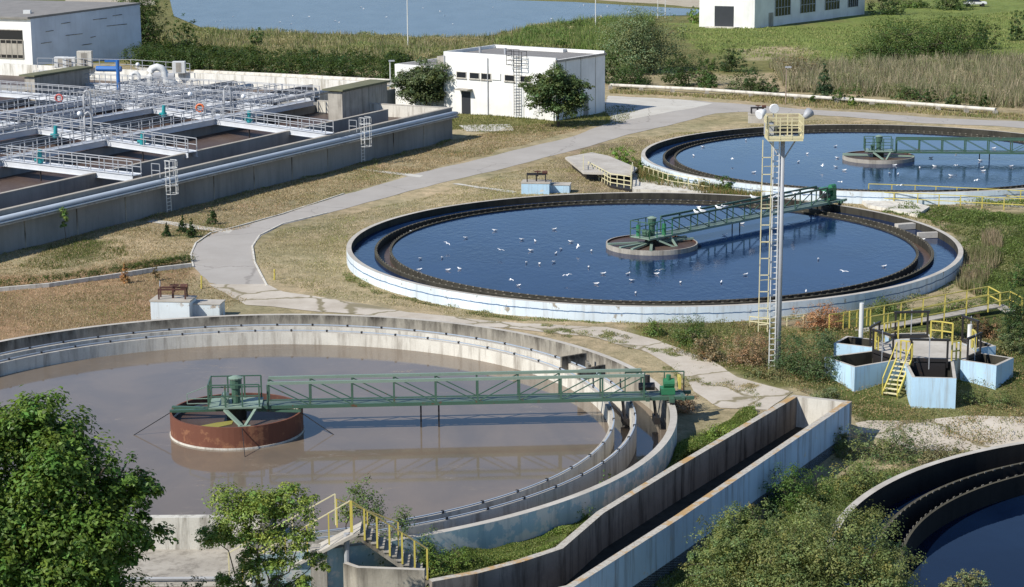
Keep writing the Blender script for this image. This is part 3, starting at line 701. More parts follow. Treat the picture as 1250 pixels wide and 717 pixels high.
railing(fb, [(xl-.7, yb1, zl_), (xp-.75, yb1, zpk-.1)], 1.3, 1.1, M['yellow_pale'], .026, rails=(1.0,))
fb_x = xp

# ------------------------------------------------------------------ flow splitter with blue boxes
fs_c = (23.05, 110.0); zt = 1.05
fs = empty('flow_splitter', (fs_c[0], fs_c[1], -.4), 'raised round concrete platform ringed by light blue boxes with black sluice gates', 'flow splitter')
MB().prism([(fs_c[0]+2.9*math.cos(R_(22.5+45*i)), fs_c[1]+2.9*math.sin(R_(22.5+45*i))) for i in range(8)], -1.0, zt).build('platform', [M['conc_rim']], fs)
def gatebox(ang, r0, r1, w0, w1, gate=1.5, name='blue_box', gz=0):
    t = R_(ang); U = Vector((math.cos(t), math.sin(t), 0)); N = Vector((-U.y, U.x, 0)); O = Vector((fs_c[0], fs_c[1], 0))
    def W(s, n, z): return O+U*s+N*n+Vector((0, 0, z))
    o = [W(r0, -w0, 0), W(r1, -w1, 0), W(r1, w1, 0), W(r0, w0, 0)]; th = .17
    i_ = [W(r0+th, -w0+th, 0), W(r1-th, -w1+th, 0), W(r1-th, w1-th, 0), W(r0+th, w0-th, 0)]
    mb = MB(); z1 = zt+.02; z0 = -1.2
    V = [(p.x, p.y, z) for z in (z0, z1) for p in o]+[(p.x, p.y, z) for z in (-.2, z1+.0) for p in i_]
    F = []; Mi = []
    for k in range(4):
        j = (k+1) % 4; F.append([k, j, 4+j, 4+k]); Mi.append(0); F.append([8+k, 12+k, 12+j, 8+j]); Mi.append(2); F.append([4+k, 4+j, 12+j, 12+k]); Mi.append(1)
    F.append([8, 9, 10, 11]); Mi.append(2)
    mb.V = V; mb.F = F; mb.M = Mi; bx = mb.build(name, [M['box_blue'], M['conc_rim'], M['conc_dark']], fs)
    # sluice gate frame
    g = MB(); s = r0+.25; a = w0*.72
    for n_ in (-a, a): g.beam(W(s, n_, zt-.3), W(s, n_, zt+gate), .1)
    g.beam(W(s, -a-.1, zt+gate), W(s, a+.1, zt+gate), .12); g.beam(W(s, -a, zt+.12), W(s, a, zt+.12), .1, .2)
    g.build('gate_frame', M['black_metal'], bx)
    MB().beam(W(s+.05, 0, zt-.4), W(s+.05, 0, zt+gate+.15), .05).build('spindle', M['galv'], bx)
    MB().beam(W(s+.03, -a+.08, zt-.5), W(s+.03, a-.08, zt-.5), .04, .9).build('gate_plate', M['black_metal'], bx)
    return bx
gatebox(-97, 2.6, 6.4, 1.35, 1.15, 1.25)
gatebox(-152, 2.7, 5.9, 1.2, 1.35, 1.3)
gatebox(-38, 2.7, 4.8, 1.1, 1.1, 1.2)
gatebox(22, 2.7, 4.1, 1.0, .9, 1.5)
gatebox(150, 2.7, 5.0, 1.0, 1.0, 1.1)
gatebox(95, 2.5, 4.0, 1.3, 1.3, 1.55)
# steps of the splitter (yellow ladder)
ld = MB(); A = Vector(P3(1086, 483, -.35)); B = Vector((21.35, 107.25, zt+.1)); dd = (B-A); nrm = Vector((dd.y, -dd.x, 0)).normalized()*.42
l0 = MB(); l0.beam(A-nrm, B-nrm, .07, .16); l0.build('stringer', M['yellow'], fs); l0 = MB(); l0.beam(A+nrm, B+nrm, .07, .16); l0.build('stringer', M['yellow'], fs)
for i in range(8):
    p = A+dd*(i+.5)/8; k = MB(); k.beam(p-nrm, p+nrm, .18, .05); k.build('tread', M['yellow_pale'], fs)
for sgn in (-1, 1):
    k = MB(); k.beam(A+nrm*sgn+Vector((0, 0, .9)), B+nrm*sgn+Vector((0, 0, .95)), .05); k.beam(A+nrm*sgn, A+nrm*sgn+Vector((0, 0, .9)), .05); k.beam(B+nrm*sgn, B+nrm*sgn+Vector((0, 0, .95)), .05); k.build('handrail', M['yellow'], fs)
def arc(r, a0, a1, z, n=6): return [(fs_c[0]+r*math.cos(R_(a0+(a1-a0)*i/n)), fs_c[1]+r*math.sin(R_(a0+(a1-a0)*i/n)), z) for i in range(n+1)]
for a0, a1 in ((164, 190), (112, 135), (45, 72), (-12, 8), (-70, -58), (-130, -116)): railing(fs, arc(2.75, a0, a1, zt, 2), 1.05, .9, M['yellow'], .04)
for ps, h in ((P3(1051, 405, zt), 1.7), (P3(1183, 424, zt), 1.3)):
    q = MB(); q.tube([(ps[0], ps[1], .6), (ps[0], ps[1], zt+h)], .13, 10); q.build('vent_pipe', M['white_metal'], fs)

# yellow railings
def rail_thing(pts, label, h=1.0, sp=1.6, mat='yellow', group=None, second=None, r=.035, pipe=False):
    o = empty('railing', pts[0], label, 'railing', group)
    railing(o, pts, h, sp, M[mat], r)
    if second: railing(o, [(p[0]+second[0], p[1]+second[1], p[2]) for p in pts], h, sp, M[mat], r)
    if second:
        k = MB()
        for a, b in zip(pts[:-1], pts[1:]): k.beam((a[0]+second[0]/2, a[1]+second[1]/2, a[2]), (b[0]+second[0]/2, b[1]+second[1]/2, b[2]), .8, .06)
        k.build('walkway_slab', M['conc'], o)
    return o
rail_thing([P3(1062, 408, .15), P3(1125, 397, .2), P3(1232, 376, .5), P3(1247, 384, .3)], 'double yellow railing along the narrow walkway behind the blue splitter boxes', 1.05, 1.55, second=(-1.0, 1.5))
rail_thing([P3(1012, 404, .1), P3(1062, 397, .1)], 'short yellow railing in dry brown weeds left of the blue boxes', 1.0, 1.2)
rail_thing([P3(915, 398, 0), P3(940, 401, 0), P3(1000, 393, 0)], 'low yellow railing at the foot of the light mast', .6, 1.2, 'yellow_pale')
rail_thing([P3(1062, 249, 0), P3(1120, 251, 0), P3(1252, 258, 0), P3(1300, 261, 0)], 'double yellow railing in grass right of the far tanks', 1.0, 1.9, second=(.6, 4.2))
rail_thing([P3(786, 218, 0), P3(815, 228, 0), P3(866, 236, 0)], 'yellow railing half hidden in weeds before the farthest tank', 1.1, 1.1, 'yellow_pale')

# distribution pit in front of the farthest tank
dp = empty('concrete_pit', P3(735, 215, 0), 'concrete pit with shaded openings painted as black blocks behind a grid railing', 'concrete pit')
MB().prism(npoly([(690, 192), (722, 186), (742, 190), (778, 205), (770, 212), (712, 210)], .95), .75, .95).build('roof_slab', M['conc_rim'], dp)
MB().prism(npoly([(698, 194), (742, 192), (771, 205), (765, 211), (716, 208.5)], .8), -.5, .749).build('black_shade_block', M['black_metal'], dp)  # solid black block painted as the shade beneath the roof slab
MB().prism(npoly([(722, 212), (772, 213), (772, 232), (745, 227)], .16), -.6, .16).build('painted_pit_shade', M['black_metal'], dp)  # black top stands in for the shaded depth, no hole is cut
MB().prism(npoly([(772, 214), (800, 214), (880, 232), (880, 238), (772, 234)], .1), -.6, .32).build('side_slab', M['conc_pale'], dp)
railing(dp, [P3(718, 213, .05), P3(745, 228, .05), P3(770, 232, .05), P3(772, 214, .05)], 1.15, .95, M['yellow_pale'], .04, rails=(1, .66, .33))
railing(dp, [P3(712, 208, .95), P3(712, 203, .95)], 1.0, 1.0, M['yellow_pale'], .03)

# pale retaining strip between the middle tank and railing at right
tag(MB().prism(npoly([(1040, 236), (1075, 237), (1135, 252), (1120, 262), (1060, 250)], .3), -.3, .3).build('concrete_slab', M['conc_pale']), 'pale concrete slab beside the end of the green bridge and railing', 'concrete slab')

# ------------------------------------------------------------------ valve blocks
def valve_block(px, py, w_, d_, h_, label, mat, rust='rust_dark', two=True, rz=-.12, wheel=True):
    c = un(px, py, 0); o = empty('valve_chamber', (c[0], c[1], 0), label, 'valve chamber')
    MB().box((c[0], c[1]+d_/2, h_/2-.2), (w_, d_, h_+.4), rz).build('block', [mat], o, bevel=.03)
    MB().box((c[0], c[1]+d_/2, h_+.05), (w_*1.04, d_*1.03, .1), rz).build('cover', M['rust_rim'], o)
    if two:
        MB().box((c[0]+w_*.86, c[1]+d_*.7, h_*.38-.2), (w_*.7, d_*.8, h_*.75+.4), rz).build('block', [mat], o, bevel=.03)
        MB().box((c[0]+w_*.86, c[1]+d_*.7, h_*.755+.03), (w_*.74, d_*.84, .06), rz).build('cover', M['conc_rim'], o)
    g = MB(); a = w_*.33; y = c[1]+d_*.45; z = h_+.1
    for s in (-1, 1): g.beam((c[0]+s*a, y-.35, z), (c[0]+s*a, y-.35, z+.62), .09); g.beam((c[0]+s*a, y+.35, z), (c[0]+s*a, y+.35, z+.62), .09)
    for s in (-1, 1): g.beam((c[0]-a-.05, y+s*.35, z+.62), (c[0]+a+.05, y+s*.35, z+.62), .1)
    g.beam((c[0], y, z), (c[0], y, z+.7), .12); g.build('gate_frame', M[rust], o)
    if wheel:
        k = MB(); n = 14; R0 = .28
        pts = [(c[0]+.1+R0*math.cos(2*math.pi*i/n), y+.1+R0*math.sin(2*math.pi*i/n), z+.82) for i in range(n+1)]; k.tube(pts, .03, 6)
        for i in range(0, n, 4): k.beam((c[0]+.1, y+.1, z+.82), pts[i], .03)
        k.tube([(c[0]+.1, y+.1, z+.4), (c[0]+.1, y+.1, z+.9)], .05, 8); k.build('hand_wheel', M['rust_dark'], o)
        k = MB(); k.tube([(c[0]+.5, y, z+.75), (c[0]+.95, y, z+.75)], .16, 10); k.build('motor', M['rust_dark'], o)
    return o
valve_block(210, 391, 2.5, 1.6, 1.15, 'white and blue valve block with rusty gate frame behind the brown tank', M['valve_white'])
valve_block(655, 238, 2.4, 1.7, .95, 'small blue valve block with dark hand wheel behind the middle tank', M['box_blue'], 'black_metal')
valve_block(925, 151, 1.9, 1.6, .9, 'brownish valve block with black motor beside the farthest tank', M['conc_rim'], 'black_metal', two=False)
for (px, py) in ((733, 396), (334, 348)):
    pass
def post_(px, py, h, r, mat, label, group=None, name='marker_post'):
    p = P3(px, py, 0); return tag(MB().tube([(p[0], p[1], -.1), (p[0]+.03, p[1], h)], r, 8).build(name, mat), label, 'post', group)
post_(246, 352, .85, .06, M['yellow'], 'short yellow marker post on the left of the road end')
post_(335, 342, .75, .06, M['yellow'], 'short yellow marker post in the grass right of the road end')
tag(MB().beam(P3(195, 350, 0), P3(195, 342, 0), .06).build('marker_post', M['galv']), 'thin grey stake in the dry lawn by the valve block', 'post')

# ------------------------------------------------------------------ light mast
mp = np.array([14.75, 109.2]); lm = empty('light_mast', (mp[0], mp[1], 0), 'tall white lighting mast with yellow platform beside the middle tank', 'light mast')
HT = 13.05
MB().tube([(mp[0], mp[1], -.2), (mp[0], mp[1], HT)], [.15, .12], 12).build('pole', M['galv'], lm, smooth=True)
k = MB()
for s in (-.2, -.52): k.beam((mp[0]+s, mp[1]-.12, .2), (mp[0]+s, mp[1]-.12, HT), .055)
for i in range(40): k.beam((mp[0]-.52, mp[1]-.12, .4+i*.31), (mp[0]-.2, mp[1]-.12, .4+i*.31), .045)
k.build('ladder', M['white_metal'], lm)
k = MB()
for s in (-.62, -1.12): k.beam((mp[0]+s-.05, mp[1]-.3, 2.4), (mp[0]+s, mp[1]-.3, HT), .05)
for i in range(11): z = 2.8+i*.93; k.beam((mp[0]-1.14, mp[1]-.3, z), (mp[0]-.63, mp[1]-.3, z), .05); 
for i in range(5): z = 3.2+i*2.1; k.beam((mp[0]-1.14, mp[1]-.3, z), (mp[0]-.1, mp[1], z), .035)
k.build('cage_ladder', M['yellow_pale'], lm)
px0, px1, py0, py1 = mp[0]-.9, mp[0]+.98, mp[1]-.85, mp[1]+.85
MB().box(((px0+px1)/2, (py0+py1)/2, HT+.06), (px1-px0, py1-py0, .12)).build('platform', M['yellow_pale'], lm)
c_ = [(px0, py0, HT+.12), (px1, py0, HT+.12), (px1, py1, HT+.12), (px0, py1, HT+.12), (px0, py0, HT+.12)]
railing(lm, c_, 1.15, .65, M['yellow_pale'], .026, rails=(1.0, .66, .33))
k = MB(); k.beam((px0, py0, HT+.2), (px1, py0, HT+.2), .03, .14); k.beam((px1, py0, HT+.2), (px1, py1, HT+.2), .03, .14); k.beam((px0, py0+.8, HT+.75), (px1, py0+.8, HT+.75), .06, .06); k.build('toe_board', M['yellow_pale'], lm)
for s in (-1, 1): MB().beam((mp[0], mp[1], HT-1.2), (mp[0]+s*.8, mp[1]+.3, HT), .06).build('strut', M['galv'], lm)
def flood(p, d, mat_back, hinge=(0, 0, 0)):
    d = Vector(d).normalized(); p = Vector(p); k = MB(); k.tube([p-d*.34, p-d*.1, p+d*.18], [.11, .2, .27], 16); f = k.build('floodlight', mat_back, lm, smooth=True)
    MB().tube([p+d*.181, p+d*.2], [.26, .25], 16).build('lens', M['lens'], f, smooth=False)
    MB().beam(p, (p.x, p.y, HT+1.2), .05).build('bracket', M['galv'], f)
flood((px0-.4, py0+.1, HT+1.5), (-.7, -.6, -.35), M['white'])
flood((px0+.3, py0+.4, HT+1.75), (.15, -1, -.1), M['white'])
flood((px1+.25, py0+.2, HT+1.45), (.7, .6, .55), M['galv'])
MB().box((px0+.2, py1-.3, HT+.5), (.5, .4, .6)).build('control_box', M['galv'], lm)

# ------------------------------------------------------------------ poles
def lamp_pole(px, py, h, label, r=.1, head=True, mt='white_metal'):
    p = P3(px, py, 0); o = empty('lamp_pole', p, label, 'lamp pole', 'slim lamp poles')
    MB().tube([(p[0], p[1], -.2), (p[0], p[1], h)], [r, r*.65], 8).build('pole', M[mt], o)
    if head: k = MB(); k.box((p[0]+.2, p[1]-.1, h+.05), (.7, .3, .16)); k.build('lamp_head', M['galv'], o)
lamp_pole(498, 56, 11, 'white lamp pole against the pond left of the white building')
lamp_pole(727, 36, 9, 'white lamp pole at the pond edge above the white building')
lamp_pole(959, 128, 4.3, 'thin rusty pole behind the light mast by the long road', .07, mt='rust_pale')
lamp_pole(477, 127, 5.0, 'grey lamp pole at the left end of the white building', .09)
def far_pole(px, py): lamp_pole(px, py, 6, 'slim grey pole standing at the pond right end', .07, False)
far_pole(803, 22); far_pole(812, 22)

# ------------------------------------------------------------------ buildings
def frame(O, a):
    t = R_(a); return Vector((O[0], O[1], 0)), Vector((math.cos(t), math.sin(t), 0)), Vector((-math.sin(t), math.cos(t), 0))
# white building in the middle; e1 runs along the front to the left, e2 along the right end
O = Vector((4.9, 220.3, 0)); e1 = Vector((-.819, .574, 0)); e2 = Vector((.574, .819, 0)); Hh = 6.5
wb = empty('white_building', O, 'long whitewashed building with small high windows behind two round trees', 'building')
def slab(O, e1, e2, a0, a1, b0, b1, z0, z1):
    return MB().prism([tuple((O+e1*a+e2*b)[:2]) for a, b in ((a0, b0), (a1, b0), (a1, b1), (a0, b1))], z0, z1)
LB = 15.2
slab(O, e1, e2, 0, LB, 0, 10, -.3, Hh).build('wall', M['white_wall'], wb)
slab(O, e1, e2, LB, LB+7.5, .6, 9.5, -.3, 5.0).build('wall', M['white_wall'], wb)
slab(O, e1, e2, .3, LB-.3, .3, 9.7, Hh, Hh+.004).build('roof', M['roof_grey'], wb)
for a0, a1, b0, b1, z in ((0, LB, 0, .25, Hh), (0, LB, 9.75, 10, Hh), (0, .25, .25, 9.75, Hh), (LB-.25, LB, .25, 9.75, Hh), (5, 11, 9.0, 9.7, Hh)):
    slab(O, e1, e2, a0, a1, b0, b1, z+.002, z+(.12 if a0 == 0 and a1 < 1 else .35)).build('parapet', M['white_wall'], wb)
slab(O, e1, e2, -.15, 0, -.1, 10.1, Hh-.12, Hh+.12).build('eave', M['conc'], wb)
slab(O, e1, e2, LB+.3, LB+7.2, .9, 9.2, 5.0, 5.02).build('roof', M['roof_grey'], wb)
slab(O, e1, e2, LB+1, LB+3.2, 3, 6, 5.02, 5.9).build('roof_box', M['conc'], wb)
def win(O, e1, e2, a, w_, z0, z1, parent, b=0, name='window', glass='glass', frame_=True, bars=0):
    f = slab(O, e1, e2, a-w_/2-.08, a+w_/2+.08, b-.05, b+.02, z0-.08, z1+.08).build(name, M['conc_pale'], parent)
    slab(O, e1, e2, a-w_/2, a+w_/2, b-.065, b-.03, z0, z1).build('pane', M[glass], f)
    if bars:
        k = MB()
        for i in range(1, bars): q = O+e1*(a-w_/2+w_*i/bars)+e2*(b-.09); k.beam((q.x, q.y, z0), (q.x, q.y, z1), .06)
        for i in range(1, 4): z = z0+(z1-z0)*i/4; p0 = O+e1*(a-w_/2)+e2*(b-.09); p1 = O+e1*(a+w_/2)+e2*(b-.09); k.beam((p0.x, p0.y, z), (p1.x, p1.y, z), .06)
        k.build('bars', M['galv'], f)
    return f
for a in (4.6, 6.7, 9.9, 11.5, 13.3)[:]:
    win(O, e1, e2, a-.6, 1.25, 4.05, 4.65, wb)
for a in (4.6, 6.7, 9.9, 11.5, 13.3): slab(O, e1, e2, a-1.35, a+.15, -.12, -.055, 3.88, 3.96).build('sill', M['conc'], wb)
for a in (.15, 9.0, 15.0): slab(O, e1, e2, a, a+.1, -.12, -.01, 0, Hh-.1).build('downpipe', M['galv'], wb)
ac = slab(O, e1, e2, 7.3, 8.5, -.12, 0, 4.05, 4.8).build('blanked_window', M['white_wall'], wb)
dr = slab(O, e1, e2, 11.5, 12.7, -.06, .02, 0, 2.5).build('door', M['door'], wb)
slab(O, e1, e2, 11.2, 13.0, -1.0, 0, 2.72, 2.84).build('canopy', M['conc'], wb)
k = MB()
for s in (4.6, 5.3): q = O+e1*(s)+e2*(-.35); k.beam((q.x, q.y, 1.2 if s < 0 else .3), (q.x, q.y, Hh+1.0), .06)
for i in range(22): p0 = O+e1*4.6+e2*-.35; p1 = O+e1*5.3+e2*-.35; z = .6+i*.32; k.beam((p0.x, p0.y, z), (p1.x, p1.y, z), .04)
k.build('ladder', M['black_metal'], wb)
k = MB()
for s, b in ((3.9, -.9), (5.9, -.9), (3.9, .1), (5.9, .1), (4.9, -.9)): q = O+e1*s+e2*b; k.beam((q.x, q.y, Hh-.6), (q.x, q.y, Hh+.9), .06)
for z in (Hh-.6, Hh-.1, Hh+.4, Hh+.9):
    for (s0, b0), (s1, b1) in (((3.9, -.9), (5.9, -.9)), ((3.9, -.9), (3.9, .1)), ((5.9, -.9), (5.9, .1))):
        p0 = O+e1*s0+e2*b0; p1 = O+e1*s1+e2*b1; k.beam((p0.x, p0.y, z), (p1.x, p1.y, z), .05)
k.build('ladder_cage', M['black_metal'], wb)
slab(O, e1, e2, 4.2, 5.5, -.06, 0, 0, 3.3).build('pilaster', M['white_metal'], wb)
for a in (13.0, 9.5): q = O+e1*a+e2*4; MB().tube([(q.x, q.y, Hh), (q.x, q.y, Hh+.7)], .15, 8).build('roof_vent', M['galv'], wb)
for b in (2.0, 5.0, 8.0):
    q0 = O+e2*b+e1*-.0; slab(O, e1, e2, -.05, 0, b-.04, b+.04, 0, Hh-.15).build('downpipe', M['conc_pale'], wb)
slab(O, e1, e2, -.06, 0, 5.6, 6.5, .0, 2.2).build('door', M['conc'], wb)

# building top left; its gable carries the shade as a blue grey colour
O2 = Vector((-67.3, 285.9, 0)); g1 = Vector((.80, .60, 0)); g2 = Vector((-.93, .36, 0))
tl = empty('workshop_building', O2, 'low building with big gable wall coloured blue grey for shade and white front at upper left', 'building')
a_, b_, c__, d_ = O2, O2+g1*17.0, O2+g1*17.0+g2*24, O2+g2*24
h0, h1 = 6.5, 7.7
MB().add([tuple(p[:2])+(0,) for p in (a_, b_, c__, d_)]+[(a_.x, a_.y, h0), (b_.x, b_.y, h1), (c__.x, c__.y, h1), (d_.x, d_.y, h0)],
         [(0, 3, 2, 1), (4, 5, 6, 7), (0, 1, 5, 4), (1, 2, 6, 5), (2, 3, 7, 6)]).build('gable_wall', M['gable_shade'], tl)
MB().add([(a_.x, a_.y, 0), (d_.x, d_.y, 0), (d_.x, d_.y, h0), (a_.x, a_.y, h0)], [(0, 1, 2, 3)]).build('front_wall', M['white_wall'], tl)
ov = -g1*.5
MB().add([tuple((a_+ov-g2*.1)[:2])+(h0+.02,), tuple((b_-g2*.1)[:2])+(h1+.06,), tuple(c__[:2])+(h1+.06,), tuple((d_+ov)[:2])+(h0+.02,),
          tuple((a_+ov-g2*.1)[:2])+(h0+.28,), tuple((b_-g2*.1)[:2])+(h1+.28,), tuple(c__[:2])+(h1+.28,), tuple((d_+ov)[:2])+(h0+.28,)],
         [(3, 2, 1, 0), (4, 5, 6, 7), (0, 1, 5, 4), (1, 2, 6, 5), (2, 3, 7, 6), (3, 0, 4, 7)]).build('roof', M['roof_grey'], tl)
for i, (s, wd_) in enumerate(((4.2, 5.6), (11.5, 5.6))):
    p0 = a_+g2*(s-wd_/2)-g1*.05; p1 = a_+g2*(s+wd_/2)-g1*.05
    f = MB().add([(p0.x, p0.y, .9), (p1.x, p1.y, .9), (p1.x, p1.y, 4.9), (p0.x, p0.y, 4.9)], [(0, 1, 2, 3)]).build('window', M['glass'], tl)
    k = MB()
    for j in range(7): q = p0+(p1-p0)*j/6-g1*.04; k.beam((q.x, q.y, .9), (q.x, q.y, 3.5), .12)
    for z in (.9, 3.5, 4.9): k.beam((p0.x-.05, p0.y, z), (p1.x-.05, p1.y, z), .1)
    k.build('bars', M['conc'], f)
    MB().beam((p0.x-.03, p0.y-.02, 2.2), (p1.x-.03, p1.y-.02, 2.2), .04, 1.6).build('blind', M['conc'], f)
q = a_+g1*3.2+g2*4; MB().box((q.x, q.y, 7.25), (1.0, .8, .5)).build('roof_vent', M['white_metal'], tl)

for u_, z_, L_ in ((2.2, 4.6, 1.2), (4.6, 5.6, 1.4), (5.2, 3.9, 2.6), (9.5, 5.9, 2.2), (11.6, 4.9, 3.2), (7.6, 2.4, 1.6), (12.6, 6.3, 1.5), (1.4, 3.0, 1.6), (9.0, 3.4, .8)):
    p0 = O2+g1*u_; p1 = O2+g1*(u_+L_); nn = Vector((g1.y, -g1.x, 0))*.02
    MB().beam((p0.x+nn.x, p0.y+nn.y, z_), (p1.x+nn.x, p1.y+nn.y, z_+.12), .05, .09).build('wall_crack', M['conc_stain'], tl)
# white hall top right
O3 = Vector((40.9, 341.2, 0)); r1 = Vector((-.93, .37, 0)); r2 = Vector((.62, .785, 0))
hr = empty('white_hall', O3, 'white hall with dark door and tall windows at the top right edge', 'building')
slab(O3, r1, r2, 0, 9.6, 0, 38, -.3, 8.2).build('wall', M['white_wall'], hr)
slab(O3, r1, r2, -.2, 9.8, -.2, 38.2, 8.2, 8.5).build('roof', M['roof_grey'], hr)
slab(O3, r1, r2, 3.6, 6.9, -.06, 0, 0, 3.6).build('door', M['door'], hr)
slab(O3, r1, r2, 2.6, 7.8, -1.4, 0, -.3, .2).build('doorstep', M['conc_pale'], hr)
for b, w_ in ((9, 5.0), (17.5, 5.0), (26, 5.0), (33.5, 3.6)):
    f = slab(O3, r1, r2, -.06, 0, b-w_/2, b+w_/2, 1.6, 7.2).build('window', M['glass'], hr)
    k = MB()
    for j in range(6): q = O3+r2*(b-w_/2+w_*j/5)-r1*.09; k.beam((q.x, q.y, 1.6), (q.x, q.y, 7.2), .1)
    for z in (3, 4.4, 5.8): q = O3+r2*(b-w_/2)-r1*.09; q1 = O3+r2*(b+w_/2)-r1*.09; k.beam((q.x, q.y, z), (q1.x, q1.y, z), .1)
    k.build('bars', M['galv'], f)
slab(O3, r1, r2, -.04, 0, 4.5, 6, 0, 2.3).build('patch', M['conc'], hr)
# small parked vehicle far right (pale pickup shape)
vc = P3(1190, 8, 0); car = empty('parked_car', vc, 'pale grey car parked on the grass at the top right', 'car')
MB().add([(vc[0]-2.2, vc[1]-.85, .4), (vc[0]+2.2, vc[1]-.85, .4), (vc[0]+2.2, vc[1]+.85, .4), (vc[0]-2.2, vc[1]+.85, .4),
          (vc[0]-2.15, vc[1]-.82, .95), (vc[0]+2.1, vc[1]-.82, .9), (vc[0]+2.1, vc[1]+.82, .9), (vc[0]-2.15, vc[1]+.82, .95)], [(3, 2, 1, 0), (4, 5, 6, 7), (0, 1, 5, 4), (1, 2, 6, 5), (2, 3, 7, 6), (3, 0, 4, 7)]).build('body', M['white_metal'], car, bevel=.12)
MB().add([(vc[0]-1.6, vc[1]-.8, .95), (vc[0]+1.1, vc[1]-.8, .93), (vc[0]+1.1, vc[1]+.8, .93), (vc[0]-1.6, vc[1]+.8, .95),
          (vc[0]-1.1, vc[1]-.68, 1.45), (vc[0]+.4, vc[1]-.68, 1.45), (vc[0]+.4, vc[1]+.68, 1.45), (vc[0]-1.1, vc[1]+.68, 1.45)], [(4, 5, 6, 7), (0, 1, 5, 4), (1, 2, 6, 5), (2, 3, 7, 6), (3, 0, 4, 7)]).build('cabin', M['glass'], car, bevel=.05)
for dx in (-1.35, 1.35):
    for dy in (-.8, .8): MB().tube([(vc[0]+dx, vc[1]+dy-.1, .33), (vc[0]+dx, vc[1]+dy+.1, .33)], .33, 14).build('wheel', M['black_metal'], car)

# ------------------------------------------------------------------ aeration basins on the left
BO = np.array([-6.0, 206.2]); BU = np.array([.4547, .8906]); BV = np.array([-.8906, .4547])
def Q(u, v, z): p = BO+BU*u+BV*v; return (float(p[0]), float(p[1]), z)
def q2(u, v): return Q(u, v, 0)[:2]
def uvbox(u0, u1, v0, v1, z0, z1, mb=None): return (mb or MB()).prism([q2(u0, v0), q2(u1, v0), q2(u1, v1), q2(u0, v1)], z0, z1)
ab = empty('aeration_basin', Q(-30, 20, 0), 'large rectangular concrete basin with grey side wall and brown sludge at left', 'aeration basin')
uvbox(-80, 0, 0, .35, -.3, 3.2).build('outer_wall', M['conc_grey'], ab)
for u in range(-78, 0, 6): uvbox(u, u+.12, -.03, 0, 0, 2.3).build('wall_joint', M['conc_stain'], ab)
uvbox(-80, 0, -.02, .37, 3.2, 3.27).build('rim', M['rust_rim'], ab)
uvbox(-.35, 0, .35, 16, -.3, 3.2).build('end_wall', M['conc_pale'], ab)
uvbox(-.37, .02, .37, 16, 3.2, 3.26).build('rim', M['conc_rim'], ab)
uvbox(-80, .1, -.75, -.03, 2.28, 2.4).build('ledge', M['conc'], ab)
uvbox(-80, -4, 5.2, 5.5, .2, 3.2).build('inner_wall', M['conc_grey'], ab)
uvbox(-80, -4, 5.17, 5.53, 3.2, 3.26).build('rim', M['rust_rim'], ab)
for i, v in enumerate((16.5, 27.5, 38.4, 49.5)): uvbox(-80, 16.6, v-.15, v+.15, .2, 2.75).build('lane_wall', M['conc_grey'], ab)
for v0, v1 in ((16.1, 20.9), (21.3, 27.3), (27.7, 38.2), (38.6, 49.3), (49.7, 75)): uvbox(-.2, .15, v0, v1, .2, 3.0).build('cross_wall', M['conc_grey'], ab)
uvbox(17, 17.4, 21.2, 80, -.3, 3.3).build('back_wall', [concrete('white streaked wall', (.74, .72, .67), (.62, .60, .54), stain=(.22, .19, .13), streak=.75)], ab)
uvbox(.2, 17, 20.9, 21.2, -.3, 3.2).build('side_wall', M['conc_pale'], ab)
S(uvbox(-80, -.3, .3, 5.25, .9, 1.0).build('sludge_water', M['sludge']))
S(uvbox(-80, -.3, 5.45, 16.4, 1.85, 1.95).build('sludge_water', M['sludge']))
S(uvbox(-80, -.3, 16.6, 21.2, 1.75, 1.85).build('sludge_water', M['sludge']))
S(uvbox(-80, 17, 21.3, 80, 1.75, 1.85).build('sludge_water', M['sludge']))
# pipes on the ledge
pp = tag(MB().tube([Q(-80, -.38, 2.72), Q(-.5, -.38, 2.72), Q(.3, -.38, 2.6)], .21, 14).build('pipe', M['pipe_blue'], smooth=True), 'thick grey blue pipe running along the ledge of the basin wall', 'pipe')
tag(MB().tube([Q(-80, -.62, 2.49), Q(-.3, -.62, 2.49)], .07, 8).build('pipe', M['white_metal']), 'thin white pipe running below the thick pipe on the basin wall', 'pipe')
# walkways
def walkway(a, b, label, w_=.95, z=3.35, group='steel walkways over the aeration basins', sp=2.0, girder=.5, rail=(True, True)):
    A = Vector(Q(a[0], a[1], z)); B = Vector(Q(b[0], b[1], z)); o = empty('walkway', tuple(A), label, 'walkway', group)
    d = (B-A).normalized(); n = Vector((-d.y, d.x, 0))
    MB().beam(A, B, w_, .06).build('deck', M['deck'], o)
    for s in (-1, 1):
        k = MB(); k.beam(A+n*s*w_/2+Vector((0, 0, -girder/2+.06)), B+n*s*w_/2+Vector((0, 0, -girder/2+.06)), .05, girder)
        k.beam(A+n*s*(w_/2+.05)+Vector((0, 0, .06)), B+n*s*(w_/2+.05)+Vector((0, 0, .06)), .12, .04); k.beam(A+n*s*(w_/2+.05)+Vector((0, 0, .06-girder)), B+n*s*(w_/2+.05)+Vector((0, 0, .06-girder)), .12, .04)
        k.build('girder', M['deck'], o)
        if rail[0 if s < 0 else 1]: railing(o, [tuple(A+n*s*w_/2+Vector((0, 0, .05))), tuple(B+n*s*w_/2+Vector((0, 0, .05)))], 1.1, sp*.8, M['galv'], .038)
    return o
walkway((-66, 17.4), (-1.7, 16.1), 'long grey steel walkway nearest the side wall running over the basin')
walkway((-60, 28.5), (2, 27.3), 'long grey steel walkway down the middle of the basins')
walkway((-56, 39.2), (2, 38.2), 'long grey steel walkway farthest left over the basins')
walkway((-51, 1.0), (-48.7, 16.8), 'nearest grey cross walkway reaching the side wall by the first caged ladder')
